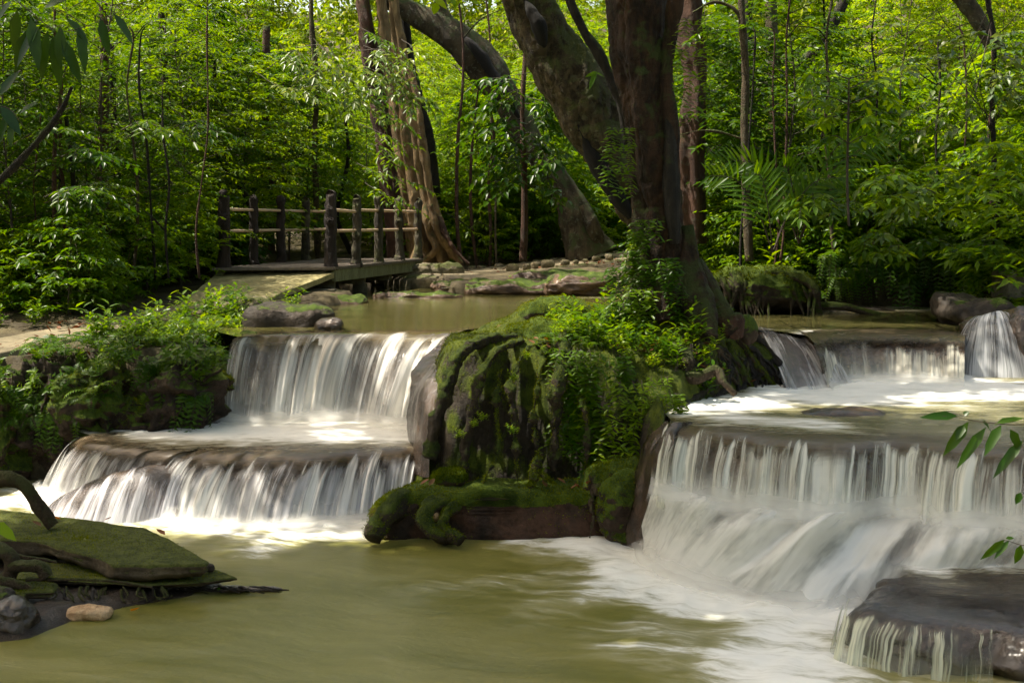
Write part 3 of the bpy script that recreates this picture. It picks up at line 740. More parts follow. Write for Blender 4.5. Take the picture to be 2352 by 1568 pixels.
# ------------------------------------------------------------------ root mound under the main tree
MO = [(-1.12, 13.6), (-1.08, 12.9), (-.92, 12.35), (-.62, 12.1), (0, 11.98), (.6, 11.92), (1.0, 11.75), (1.08, 11.2), (1.14, 10.86), (1.42, 10.86), (1.52, 11.5), (1.75, 12.1), (2.25, 12.75), (2.75, 13.25), (3.12, 13.5), (3.05, 14.2), (2.85, 15.0), (2.4, 15.6), (1.2, 15.9), (.3, 15.6), (-.25, 15.1), (-.6, 14.75), (-1.0, 14.4)]
CT = np.array([(-.35, 13.1, 1.60), (0, 12.6, 1.62), (-.6, 14.1, 1.52), (.35, 14.0, 1.82), (.6, 12.4, 1.62), (1.15, 12.4, 1.55), (1.7, 13.3, 1.85), (2.2, 13.7, 1.68), (2.6, 14.2, 1.5), (1.0, 14.9, 1.75), (1.28, 11.7, 1.22), (1.28, 11.0, 1.08), (2.5, 13.3, 1.38), (1.6, 12.3, 1.40)])
def mound_h(x, y):
    d = sd(x, y, MO)
    w_ = 1/((x[..., None]-CT[:, 0])**2+(y[..., None]-CT[:, 1])**2+.03)**1.6
    H = (w_*CT[:, 2]).sum(-1)/w_.sum(-1)
    ed = .28+.45*sstep(-.3, -.9, x)+.35*sstep(1.7, 2.4, x)*sstep(15, 13.5, y)+.15*sstep(1.0, .3, y-13.8)*0
    q = np.clip(d/ed, 0, 1)
    f = (1-(1-q)**2.3)**.62
    h = -.4+(H+.4)*f
    rid = fbm(np.stack([x, y, x*0], -1), 4, 2.2, 5)*.09
    return np.where(d > 0, h+rid*q, -.5)
def build_mound():
    xs = np.arange(-1.3, 3.3, .022); ys = np.arange(10.7, 16.1, .022)
    X, Y = np.meshgrid(xs, ys); Z = mound_h(X, Y)
    V = np.stack([X, Y, Z], -1)
    # vertical root-like ridges on the front wall, pushed outwards
    fr_ = sstep(13.2, 12.2, Y)
    rd = ridged(np.stack([X*1.0, Y*.3, Z*.35], -1), 3, 4.0, 6)
    V[..., 1] -= fr_*(rd-.4)*.13*sstep(-.3, .3, Z)
    V[..., :] += (fbm(V, 4, 6, 8)*.03)[..., None]
    m = Z.ravel() > -.49
    Fc = grid_faces(*X.shape)
    Fc = Fc[m[Fc].any(1)]
    t = tag(empty('root_mound', (0.8, 13, 0)), 'big moss and root covered rock mound between the two waterfalls', 'mound')
    used = np.unique(Fc); remap = np.zeros(X.size, int); remap[used] = np.arange(len(used))
    Vr = V.reshape(-1, 3)[used]-np.array([.8, 13, 0])
    link('rock', mesh_from('rock', Vr, remap[Fc]), M['mound'], t)
    return t
MOUND = build_mound()
def mz(x, y): return float(mound_h(np.array([x]), np.array([y]))[0])
def hit(u, v, lo=10.5, hi=16.0):
    Y = np.linspace(lo, hi, 700); X = (u-1176)/FP*Y; Z = ZC-(v-508)/FP*Y
    h = np.maximum(mound_h(X, Y), L2-.05 if u > 1560 else -.1); k = np.argmax(h > Z)
    return np.array([X[k], Y[k], max(Z[k], h[k] if h[k]-Z[k] < .1 else Z[k])])
def rootpath(pts_px, name, r0, r1, mat, parent, seg=10, noise=.02, label=None, base=None, seed=0, n=50):
    pts = [P(*p) for p in pts_px]
    o0 = np.array([0, 0, 0.]) if base is None else np.array(base)
    V, Fc = tube(np.array(pts)-o0, np.linspace(r0, r1, len(pts)), n, seg, .12, 3, noise, 9, seed)
    return link(name, mesh_from(name, V, Fc), M[mat], parent)
mb = (0.8, 13, 0)
# moss ridges draping over the left shoulder, and hanging roots on the wall
for i, (pts, r0, r1, mt) in enumerate([
    ([(1180, 778, 12.5), (1110, 782, 12.2), (1050, 830, 12.0), (1015, 930, 11.9), (985, 1050, 11.9)], .07, .10, 'root_moss'),
    ([(1200, 785, 12.4), (1150, 800, 12.0), (1105, 860, 11.85), (1085, 950, 11.8), (1060, 1090, 11.85)], .05, .06, 'root_moss'),
    ([(1290, 790, 12.5), (1215, 800, 12.1), (1175, 880, 11.85), (1180, 980, 11.8), (1190, 1100, 11.75)], .04, .035, 'root_moss'),
    ([(1250, 800, 12.2), (1235, 880, 11.8), (1225, 960, 11.75), (1235, 1050, 11.7), (1220, 1110, 11.7)], .03, .02, 'root_moss'),
    ([(1300, 770, 12.4), (1285, 860, 11.8), (1275, 960, 11.75), (1270, 1080, 11.75)], .075, .085, 'root_moss'),
    ([(1150, 850, 11.95), (1140, 950, 11.8), (1145, 1030, 11.7), (1110, 1110, 11.6)], .025, .015, 'root_moss'),
    ([(1345, 800, 12.3), (1340, 900, 11.8), (1350, 1000, 11.7), (1345, 1080, 11.7)], .04, .03, 'root_moss'),
    ([(1420, 820, 12.1), (1425, 920, 11.7), (1415, 1020, 11.6), (1420, 1080, 11.6)], .03, .03, 'root_moss'),
    ([(1245, 1040, 11.65), (1232, 1075, 11.6), (1225, 1105, 11.55), (1215, 1120, 11.5)], .035, .02, 'root_moss'),
    ([(1235, 1080, 11.6), (1255, 1100, 11.5), (1275, 1112, 11.45)], .02, .012, 'root_moss'),
    ([(1375, 1110, 11.5), (1358, 1150, 11.3), (1362, 1190, 11.2), (1355, 1235, 11.15)], .03, .015, 'root_bare'),
    ([(1400, 1100, 11.5), (1370, 1130, 11.35), (1400, 1180, 11.25), (1420, 1215, 11.2)], .025, .014, 'root_bare'),
    ([(1455, 1100, 11.5), (1420, 1140, 11.35), (1430, 1190, 11.2), (1405, 1230, 11.15)], .022, .012, 'root_bare'),
]):
    rootpath(pts, 'root', r0*.72, r1*.62, mt, MOUND, base=mb, seed=i, noise=.06, n=90, seg=18)
# mossy knuckles at the top of the left shoulder
for i, (u, v, Y, s) in enumerate([(1280, 722, 13.8, (.42, .3, .16)), (1270, 765, 13.2, (.30, .25, .17)), (1330, 725, 13.9, (.30, .25, .14)), (1200, 765, 13.3, (.16, .2, .10))]):
    S, Fc = rock_geo(s, .9, .05, 3, 60+i)
    o = link('knuckle', mesh_from('knuckle', S+P(u, v, Y)-np.array(mb), Fc), M['rock_mossy'], MOUND)
# thick snaking root with loop to the right of the trunk foot
for i, (pts, r0, r1, mt) in enumerate([
    ([(1540, 800, 12.7), (1575, 815, 12.4), (1575, 860, 12.3), (1600, 868, 12.2), (1645, 850, 12.2), (1665, 880, 12.1), (1690, 905, 12.1)], .07, .03, 'root_bare'),
    ([(1720, 780, 13.0), (1760, 830, 12.9), (1790, 870, 12.8), (1830, 905, 12.9)], .05, .02, 'root_moss'),
    ([(1690, 790, 12.9), (1720, 850, 12.6), (1750, 900, 12.5), (1770, 915, 12.5)], .05, .02, 'root_moss'),
    ([(1730, 760, 13.4), (1790, 800, 13.3), (1830, 850, 13.2), (1865, 890, 13.3)], .035, .015, 'root_wet'),
    ([(1740, 800, 13.2), (1800, 840, 13.0), (1850, 890, 13.1)], .03, .012, 'root_wet'),
    ([(1700, 850, 12.6), (1690, 890, 12.4), (1660, 915, 12.2), (1600, 945, 11.9)], .03, .015, 'root_wet'),
    ([(1740, 870, 12.7), (1720, 905, 12.5), (1650, 925, 12.2), (1570, 965, 11.6)], .025, .012, 'root_wet'),
    ([(1640, 900, 12.3), (1580, 930, 11.9), (1540, 970, 11.4), (1505, 1040, 11.1)], .035, .02, 'root_wet'),
]):
    if i == 0: rootpath(pts, 'root', r0, r1, mt, MOUND, base=mb, seed=20+i, noise=.03)
    else:
        q = np.array([hit(*a) for a in catmull([(min(p[0], 1560+(p[0]-1560)*.86), p[1]) for p in pts], 16)]); q[1:-1] = (q[:-2]+q[1:-1]*2+q[2:])/4; q = q+[0, -.02, .02]; q = catmull(q, 14)
        q = q+np.stack([fbm(q, 3, 5, i)*.07]*2+[q[:, 0]*0], 1)
        V, Fc = tube(q-np.array(mb), np.linspace(r0*.8, r1*.6, 14), 60, 12, .12, 3, .03, 8, i); link('root', mesh_from('root', V, Fc), M[mt], MOUND)
for i in range(80):
    a = rs.uniform(0, 1)
    u0 = 1580+a*215; v0 = 780+a*60+rs.uniform(-10, 60); Y0 = 12.3+a*1.0
    k = [(u0, v0)]
    for q_ in range(3): k.append((k[-1][0]+rs.uniform(-12, 26)+a*8, k[-1][1]+rs.uniform(12, 34)))
    pts = [hit(u, v)+[0, -.01, .012] for u, v in k]
    V, Fc = tube(np.array(pts)-np.array(mb), np.linspace(rs.uniform(.012, .028), .006, 4), 24, 6, 0, 3, .01, 9, i)
    link('rootlet', mesh_from('rootlet', V, Fc), M['root_wet' if rs.rand() < .7 else 'root_bare'], MOUND)

# mossy block of rock / fallen log in front of the mound
def mossy_block():
    t = tag(empty('mossy_log', (-.15, 11.7, 0)), 'long moss-topped reddish brown log lying at the foot of the root mound', 'log')
    S, Fc = rock_geo((1.10, .34, .29), .45, .05, 2.6, 71, k=6)
    x = S[:, 0]
    S[:, 2] *= 1-.22*sstep(-.55, -1.1, x); S[:, 2] += .13
    S[:, 1] -= .10*sstep(-.5, -1.1, x)
    S[:, 0] -= .1*sstep(.0, -.25, S[:, 2])*sstep(-.6, -1, x)
    link('log_body', mesh_from('log_body', S, Fc), M['rock_log'], t)
    base = (-.15, 11.7, 0)
    rootpath([(1020, 1150, 11.4), (985, 1165, 11.25), (975, 1200, 11.15), (1005, 1228, 11.1), (1045, 1236, 11.1)], 'root', .07, .06, 'root_moss', t, 14, .03, base=base, seed=3)
    rootpath([(1050, 1160, 11.4), (1025, 1180, 11.2), (1022, 1215, 11.1), (1060, 1242, 11.0)], 'root', .05, .05, 'root_moss', t, 14, .03, base=base, seed=5)
    rootpath([(930, 1150, 11.5), (895, 1175, 11.3), (870, 1205, 11.2), (858, 1235, 11.1)], 'root', .12, .07, 'root_moss', t, 14, .04, base=base, seed=6)
    p = P(1001, 1188, 11.17)-np.array(base)
    V, Fc = tube([p+[0, .12, 0], p], [.026, .026], 4, 16); V[:, 2] = p[2]+(V[:, 2]-p[2])*1.3
    link('cut_end', mesh_from('cut_end', V, Fc), M['cut'], t)
mossy_block()
o = rock('boulder', P(1425, 1090, 11.6)+[0, 0, -.03], (.24, .22, .20), M['rock_mossy'], seed=81, amp=.12, ns=3, e=.75); tag(o, 'mossy boulder at the right foot of the root mound beside the log', 'boulder')
o = rock('boulder', P(1440, 1185, 11.3), (.24, .2, .30), M['rock_mossy'], seed=82, amp=.13, ns=3, e=.8); tag(o, 'upright mossy boulder between the log and the right waterfall', 'boulder')
o = rock('stone', P(1030, 1098, 11.8), (.14, .12, .07), M['rock_mossy'], seed=83, amp=.04); tag(o, 'small mossy stone on the left end of the log top', 'stone')

# ------------------------------------------------------------------ foliage geometry
def leafset(pos, dr, up, L, W, droop=.15, fold=.25, nice=False):
    pos = np.asarray(pos, float); d = nz(dr); s = nz(np.cross(d, up)); n = np.cross(s, d)
    L = np.asarray(L, float)[:, None]; W = np.asarray(W, float)[:, None]
    if not nice:
        v0 = pos; v1 = pos+d*L*.42+s*W*.5+n*W*fold*.5; v2 = pos+d*L-n*L*droop; v3 = pos+d*L*.42-s*W*.5+n*W*fold*.5
        V = np.stack([v0, v1, v2, v3], 1); b = np.arange(len(pos))[:, None, None]*4
        Fc = (b+np.array([[0, 1, 2], [0, 2, 3]])[None]).reshape(-1, 3)
        return V.reshape(-1, 3), Fc
    def c(t): return pos+d*L*t-n*L*droop*t*t
    a, m1, m2, tp = c(0), c(.3), c(.68), c(1.0)
    f = n*W*fold*.5
    l1 = m1+s*W*.46+f; r1 = m1-s*W*.46+f; l2 = m2+s*W*.36+f*.8; r2 = m2-s*W*.36+f*.8
    V = np.stack([a, m1, m2, tp, l1, l2, r1, r2], 1); b = np.arange(len(pos))[:, None, None]*8
    T = np.array([[0, 1, 4], [1, 5, 4], [1, 2, 5], [2, 3, 5], [0, 6, 1], [1, 6, 7], [1, 7, 2], [2, 7, 3]])
    return V.reshape(-1, 3), (b+T[None]).reshape(-1, 3)
class LV:
    def __init__(s): s.p = []; s.d = []; s.u = []; s.L = []; s.W = []
    def add(s, p, d, u, L, W): s.p.append(p); s.d.append(d); s.u.append(u); s.L.append(L); s.W.append(W)
    def geo(s, **k): return leafset(np.array(s.p), np.array(s.d), np.array(s.u), s.L, s.W, **k)
def along(lv, pts, n, L, W, up=(0, 0, 1), spread=1.0, rnd=.35, tip=True, alt=True, r=None, dr=0.0):
    r = r or rs
    pts = np.asarray(pts); c = catmull(pts, n+1)
    T = nz(np.gradient(c, axis=0))
    for k in range(1, n+1):
        t = T[k]; s = nz(np.cross(t, up)); sg = 1 if k % 2 else -1
        for q in ([sg] if alt else [1, -1]):
            d = nz(t*.55+s*q*spread+r.normal(0, rnd, 3)*.5+np.array([0, 0, -dr]))
            u = nz(np.asarray(up)+r.normal(0, rnd, 3))
            l = L*r.uniform(.7, 1.15)
            lv.add(c[k], d, u, l, W*l/L*r.uniform(.85, 1.15))
    if tip: lv.add(c[-1], T[-1], up, L, W)

def sapling(seed, H, Rr, nb, nt, nl, L, W, h0=.12, droop=.15, mat='leaf_mid', bmat='twig', stem_r=.02, lean=0, name='sapling', top=1.0):
    r = np.random.RandomState(seed)
    lv = LV(); mb_ = MB()
    st = [(0, 0, 0)]
    for k in range(1, 6): st.append((st[-1][0]+r.uniform(-.12, .12)*H*.25+lean*H/5, st[-1][1]+r.uniform(-.12, .12)*H*.25, H*k/5))
    st = np.array(st); sc_ = catmull(st, 60)
    mb_.add(*tube(st, np.linspace(stem_r, stem_r*.25, 6), 24, 6, 0, 3, stem_r*.3, 6, seed))
    for b in range(nb):
        f = h0+(1-h0)*((b+r.rand())/nb)
        p = sc_[min(59, int(f*59))]
        az = b*2.4+r.uniform(-.5, .5)
        prof = (.45+.55*math.sin(math.pi*min(1, (f-h0)/(1-h0)*.85+.15)))*(1 if f < .8 else 1-(f-.8)*2.2*top)
        ln = Rr*max(.15, prof)*r.uniform(.65, 1.1)
        o = np.array([math.cos(az), math.sin(az), 0])
        e1 = p+o*ln*.5+[0, 0, ln*r.uniform(.1, .35)]; e2 = p+o*ln+[0, 0, ln*r.uniform(-.15, .35)]+r.normal(0, .08, 3)*ln
        br = catmull([p, e1, e2], 12)
        mb_.add(*tube(np.array([p, e1, e2]), [stem_r*.35, stem_r*.22, stem_r*.08], 7, 4, cap=False))
        for q in range(nt):
            g = .25+.75*(q+r.rand())/nt
            c = br[min(11, int(g*11))]
            sd_ = nz(np.cross(br[-1]-br[0], (0, 0, 1)))*(1 if q % 2 else -1)
            td = nz(nz(br[-1]-br[0])*.7+sd_*r.uniform(.3, 1.1)+[0, 0, r.uniform(-.25, .35)])
            tl = ln*r.uniform(.25, .5)*(1.2-g*.5)+.08
            along(lv, [c, c+td*tl*.5+[0, 0, .02], c+td*tl-[0, 0, tl*.15]], nl, L, W, r=r, dr=.15)
    V, Fc = lv.geo(droop=droop)
    return mesh_from(name+' leaves', V, Fc, False), mesh_from(name+' stem', np.vstack(mb_.V), mb_.F), mat, bmat
def proto(geo, name='sapling', fname='foliage', sname='stem'):
    lm, sm, mat, bmat = geo
    t = empty(name)
    link(fname, lm, M[mat], t); link(sname, sm, M[bmat], t)
    return t
PROTO = []
def keep(t): PROTO.append(t); return t
def spawn(pr, loc, rz, sc, label, cat, group, mats=None):
    if not pr.get('used'):
        o = pr; pr['used'] = 1
    else:
        o = copy_tree(pr)
    o.location = tuple(float(a) for a in loc); o.rotation_euler = (0, 0, rz)
    o.scale = (sc, sc, sc) if np.isscalar(sc) else sc
    tag(o, label, cat, group)
    return o

def gz(x, y): return float(ground_z(np.array([float(x)]), np.array([float(y)]))[0])

# ---- background saplings in zones
SL = [keep(proto(sapling(101+i, [3.6, 4.4, 5.2, 3.0][i], [1.3, 1.5, 1.6, 1.2][i], 52, 7, 10, [.12, .14, .11, .16][i], [.05, .055, .04, .065][i], mat=m), 'sapling')) for i, m in enumerate(['leaf_mid', 'leaf_dark', 'leaf_mid', 'leaf_bright'])]
SB = [keep(proto(sapling(121+i, [3.4, 4.8, 2.4][i], [1.3, 1.5, 1.1][i], 46, 7, 9, .13, .052, mat=m), 'sapling')) for i, m in enumerate(['leaf_bright', 'leaf_yellow', 'leaf_yellow'])]
SU = [keep(proto(sapling(141+i, [1.2, 1.6, .9][i], [.8, .9, .7][i], 26, 5, 8, [.12, .14, .15][i], [.05, .05, .06][i], h0=.05, mat=m, stem_r=.008), 'shrub')) for i, m in enumerate(['leaf_mid', 'leaf_bright', 'leaf_dark'])]
for t in SL+SB+SU: t['used'] = 0
def scatter(n, xr, yr, mind, ok, seed):
    r = np.random.RandomState(seed); pts = []
    for k in range(n*40):
        y = math.sqrt(r.uniform(yr[0]**2, yr[1]**2)); x = r.uniform(xr[0], xr[1])*y
        if not ok(x, y): continue
        if all((x-a)**2+(y-b)**2 > mind**2 for a, b in pts): pts.append((x, y))
        if len(pts) >= n: break
    return pts
PATHS = [(-4.1, 18.8), (-4.8, 17.4), (-5.3, 16.2), (-5.8, 14.8), (-6.2, 13.5), (-6.8, 12)]
PATH2 = [(-3.0, 26.5), (-1, 26.5), (2.2, 28.6), (6, 33)]
BR = [(-5.2, 19), (-2.3, 19), (-1.2, 27), (-4.4, 27)]
def dp(x, y, p): return float(dist_poly(np.array([x]), np.array([y]), p)[0])
def free(x, y, m=.5):
    return float(sd(np.array([x]), np.array([y]), STREAM)[0]) < -m and dp(x, y, PATHS) > .6+m*.6 and dp(x, y, PATH2) > 1.2 and float(sd(np.array([x]), np.array([y]), BR)[0]) < -.5*m
r2 = np.random.RandomState(55)
def zone(protos, pts, label, cat, group, sc=(.8, 1.25)):
    for i, (x, y) in enumerate(pts):
        pr = protos[r2.randint(len(protos))]
        spawn(pr, (x, y, gz(x, y)-.05), r2.uniform(0, 6.28), r2.uniform(*sc), label, cat, group)
zone(SL[:3], scatter(52, (-.47, -.17), (18.5, 31), 1.15, lambda x, y: free(x, y) and not (x > -4.9 and y < 27 and x > -.235*y), 1), 'dark small-leaved sapling in the thicket left of the footbridge', 'sapling', 'saplings left of the footbridge')
zone([SL[3], SB[1], SB[0], SB[2]], scatter(40, (-.24, .1), (29.5, 38), 1.3, lambda x, y: free(x, y), 2), 'sapling with sunlight put into its bright leaf colour behind the footbridge', 'sapling', 'saplings behind the footbridge')  # brighter leaf colours stand in for sun the left thicket blocks
zone(SL[:2]+[SL[3]], scatter(52, (.12, .47), (20.5, 31), 1.2, lambda x, y: free(x, y) and not (x < 3.2 and y < 25), 3), 'mid green sapling in the thicket on the far right bank', 'sapling', 'saplings on the far right bank')
zone([SB[1], SB[2], SB[0]], scatter(46, (-.47, .47), (38, 50), 1.6, lambda x, y: True, 4), 'yellow green sapling on the sunny slope far behind', 'sapling', 'saplings on the far slope', (1.0, 1.5))
zone(SU, scatter(44, (-.47, -.19), (17.2, 26), .7, lambda x, y: free(x, y, .35) and not (x > -4.9 and y < 27 and x > -.235*y), 5), 'leafy knee-high shrub beside the path left of the footbridge', 'shrub', 'shrubs left of the footbridge')
zone(SU, scatter(40, (.14, .45), (18.5, 25), .75, lambda x, y: free(x, y, .25) and not (x < 3.3 and y < 24) and not (x < 4.9 and y < 19.8), 6), 'low leafy shrub along the far right bank', 'shrub', 'shrubs on the far right bank')
zone(SU[:2], scatter(34, (-.1, .13), (27.5, 34), .8, lambda x, y: free(x, y, .3), 7), 'low bright shrub behind the stone-edged path', 'shrub', 'shrubs behind the stone-edged path')

# far wood: one uncountable mass on the slope
def far_wood():
    r = np.random.RandomState(9); n = 150000
    nc = 900
    cy = r.uniform(49, 66, nc); cx = r.uniform(-.5, .5, nc)*cy*1.05; cz = r.uniform(0, 11, nc)
    gzv = ground_z(cx, cy); rad = r.uniform(.8, 2.2, nc)
    i = r.randint(0, nc, n)
    v = nz(r.normal(0, 1, (n, 3)))*(rad[i]*r.uniform(.55, 1.0, n)**.5)[:, None]*[1, 1, .8]
    p = np.stack([cx[i], cy[i], gzv[i]+cz[i]], 1)+v
    d = nz(r.normal(0, 1, (n, 3))+[0, 0, -.2]); u = nz(r.normal(0, .6, (n, 3))+[0, 0, 1])
    V, Fc = leafset(p, d, u, r.uniform(.22, .42, n), r.uniform(.10, .2, n))
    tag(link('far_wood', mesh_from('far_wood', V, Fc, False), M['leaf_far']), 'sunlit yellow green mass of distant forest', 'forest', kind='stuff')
far_wood()
def near_wood():  # leaf ring out of view, put in to block low sky light
    r = np.random.RandomState(19); n = 42000; nc = 300
    a = r.uniform(-math.pi*.98, math.pi*.0, nc); rr = r.uniform(14, 19, nc)
    cx = np.cos(a)*rr; cy = 6+np.sin(a)*rr*.95
    sd_ = r.rand(nc) < .35
    cx = np.where(sd_, np.sign(cx)*r.uniform(13.5, 18, nc), cx); cy = np.where(sd_, r.uniform(4, 22, nc), cy)
    cz = r.uniform(0, 7, nc); rad = r.uniform(1.0, 2.0, nc); i = r.randint(0, nc, n)
    v = nz(r.normal(0, 1, (n, 3)))*(rad[i]*r.uniform(.4, 1.0, n)**.5)[:, None]
    p = np.stack([cx[i], cy[i], cz[i]], 1)+v
    V, Fc = leafset(p, nz(r.normal(0, 1, (n, 3))), nz(r.normal(0, .6, (n, 3))+[0, 0, 1]), r.uniform(.3, .5, n), r.uniform(.16, .26, n))
    tag(link('unseen_wood', mesh_from('unseen_wood', V, Fc, False), M['leaf_dark']), 'unseen dark forest ring added to block low light around the stream', 'forest', kind='stuff')
near_wood()

# ------------------------------------------------------------------ big trees
def crown_mesh(seed, cen, R3, ncl, nper, L, W, name='crown'):
    r = np.random.RandomState(seed)
    c = nz(r.normal(0, 1, (ncl, 3)))*r.uniform(.3, 1, (ncl, 1))**.5*np.array(R3)+np.array(cen)
    i = np.repeat(np.arange(ncl), nper); n = len(i)
    rad = r.uniform(.35, .8, ncl)[i]
    p = c[i]+nz(r.normal(0, 1, (n, 3)))*(rad*r.uniform(.2, 1, n))[:, None]*[1, 1, .5]
    d = nz(r.normal(0, 1, (n, 3))*[1, 1, .4]+[0, 0, -.25]); u = nz(r.normal(0, .45, (n, 3))+[0, 0, 1])
    V, Fc = leafset(p, d, u, L*r.uniform(.7, 1.2, n), W*r.uniform(.7, 1.2, n))
    return mesh_from(name, V, Fc, False)
def tree(px, mat, label, seed, flute=.1, nfl=3, noise=.05, crown=None, seg=36, n=120, name='tree', nscale=2.5, extra_top=None, crack=0):
    """px: (u, v, width_px, Y) from the foot upwards"""
    pts = [P(u, v, Y) for u, v, w, Y in px]; rad = [w/2/FP*Y for u, v, w, Y in px]
    if extra_top:
        for q, rr in extra_top: pts.append(np.array(q, float)); rad.append(rr)
    b = pts[0].copy()
    t = tag(empty(name, b), label, 'tree')
    V, Fc = tube(np.array(pts)-b, rad, n, seg, flute, nfl, noise, nscale, seed, crack=crack)
    link('trunk', mesh_from('trunk', V, Fc), M[mat], t)
    if crown:
        cen, R3, ncl, nper, L, W, cm = crown
        link('crown', crown_mesh(seed+500, np.array(cen)-b, R3, ncl, nper, L, W), M[cm], t)
    return t, b
def limb(t, b, px, mat, name='branch', flute=.05, seed=0, noise=.02, seg=12, n=40):
    pts = [P(u, v, Y) for u, v, w, Y in px]; rad = [w/2/FP*Y for u, v, w, Y in px]
    V, Fc = tube(np.array(pts)-b, rad, n, seg, flute, 3, noise, 4, seed)
    return link(name, mesh_from(name, V, Fc), M[mat], t)
def sprays(t, b, items, mat, L, W, seed, nt=6, nl=10, name='foliage', tw='twig', nice=False, droop=.2, dr=.2):
    """leafy branches: list of point paths"""
    r = np.random.RandomState(seed)
    for pts in items:
        lv = LV(); mb_ = MB()
        c = catmull(pts, 20)
        ln = np.linalg.norm(c[-1]-c[0])
        mb_.add(*tube(np.array(pts)-b, np.linspace(.008, .002, len(pts)), 12, 4, cap=False))
        for q in range(nt):
            g = .2+.8*(q+.5)/nt; p = c[min(19, int(g*19))]
            T = nz(c[-1]-c[0]); s = nz(np.cross(T, (0, 0, 1)))*(1 if q % 2 else -1)
            d = nz(T*.7+s*r.uniform(.4, 1)+[0, 0, r.uniform(-.4, .2)]); tl = ln*r.uniform(.25, .45)
            e = [p, p+d*tl*.5, p+d*tl-[0, 0, tl*.2]]
            mb_.add(*tube(np.array(e)-b, [.003, .002, .001], 5, 3, cap=False))
            along(lv, e, nl, L, W, r=r, dr=dr)
        along(lv, c[8:], nl, L, W, r=r, dr=dr)
        V, Fc = lv.geo(droop=droop, nice=nice)
        o = link(name, mesh_from(name, V-b, Fc, False), M[mat], t)
        link('twig', mesh_from('twig', np.vstack(mb_.V), mb_.F), M[tw], o)

# main trunk: fused stems standing on the mound
T1, b1 = tree([(1550, 740, 170, 13.4), (1545, 690, 145, 13.4), (1535, 620, 126, 13.4), (1522, 540, 116, 13.35), (1508, 440, 112, 13.35), (1496, 330, 118, 13.3), (1480, 200, 124, 13.3), (1468, 60, 132, 13.3), (1460, -80, 134, 13.3)],
              'bark_main', 'thick dark upright tree trunk standing on the root mound between the waterfalls', 1, .10, 3, .06, ((2.2, 14.4, 8.8), (2.6, 2.0, 1.4), 60, 110, .18, .08, 'leaf_mid'), 110, 340, crack=.055, extra_top=[((1.25, 13.6, 6.6), .30), ((1.6, 14.0, 8.2), .16)])
limb(T1, b1, [(1600, 600, 30, 13.3), (1618, 660, 60, 13.2), (1650, 715, 56, 13.1), (1690, 765, 40, 13.0)], 'bark_main', 'buttress', .1, 3, .03, 20)
limb(T1, b1, [(1580, 520, 30, 13.25), (1590, 640, 60, 13.1), (1600, 700, 80, 13.0), (1625, 780, 40, 12.8)], 'bark_main', 'buttress', .12, 4, .04, 20)
limb(T1, b1, [(1490, 540, 40, 13.3), (1478, 640, 60, 13.2), (1455, 710, 60, 13.1), (1430, 760, 40, 13.0)], 'bark_main', 'buttress', .1, 5, .03, 20)
limb(T1, b1, [(1525, 620, 30, 13.1), (1530, 680, 60, 13.0), (1530, 740, 40, 12.9)], 'bark_main', 'buttress', .1, 6, .03, 20)
limb(T1, b1, [(1548, 420, 30, 13.25), (1537, 300, 44, 13.15), (1530, 180, 34, 13.1), (1540, 80, 34, 13.1), (1556, -30, 36, 13.0)], 'bark_main', 'limb', .05, 7, .03, 16)
limb(T1, b1, [(1550, 560, 20, 13.05), (1542, 440, 34, 13.02), (1538, 330, 30, 13.05), (1530, 240, 16, 13.1)], 'bark_dark', 'fissure', .1, 8, .02, 12)
S_, F_ = rock_geo((.09, .06, .12), .9, .04, 3, 4); link('burl', mesh_from('burl', S_+P(1690, 750, 13.0)-b1, F_), M['bark_red'], T1)
S_, F_ = rock_geo((.10, .08, .14), .9, .03, 3, 5); link('root_knee', mesh_from('root_knee', S_+P(1715, 758, 13.1)-b1, F_), M['rock_mossy'], T1)

T2, b2 = tree([(1560, 650, 100, 16.2), (1525, 570, 98, 16.2), (1478, 490, 96, 16.2), (1432, 410, 112, 16.2), (1398, 340, 130, 16.2), (1352, 260, 148, 16.2), (1300, 170, 142, 16.2), (1240, 70, 122, 16.2), (1200, -20, 115, 16.2), (1165, -110, 110, 16.2)],
              'bark_olive', 'massive mottled trunk leaning left behind the dark upright tree', 2, .06, 3, .07, ((-.4, 16.6, 8.8), (3.2, 2.6, 1.5), 60, 110, .15, .06, 'leaf_dark'), 100, 320, crack=.06, extra_top=[((-1.0, 16.4, 7.5), .2)])
limb(T2, b2, [(1450, 500, 20, 16.0), (1408, 430, 46, 15.98), (1362, 350, 42, 15.93), (1325, 280, 14, 15.9)], 'hollow', 'hollow', .15, 3, .05, 14)
limb(T2, b2, [(1250, 110, 10, 15.9), (1240, 70, 34, 15.8), (1222, 30, 30, 15.8), (1205, 0, 8, 15.9)], 'hollow', 'hollow', .15, 5, .04, 14)
limb(T2, b2, [(1425, 235, 22, 15.6), (1380, 130, 26, 15.6), (1340, 70, 22, 15.6), (1295, -30, 22, 15.6)], 'bark_dark', 'branch', .05, 6, .03)
limb(T2, b2, [(1440, 330, 12, 15.7), (1425, 235, 24, 15.6), (1405, 190, 26, 15.6)], 'bark_dark', 'branch', .05, 7, .02)

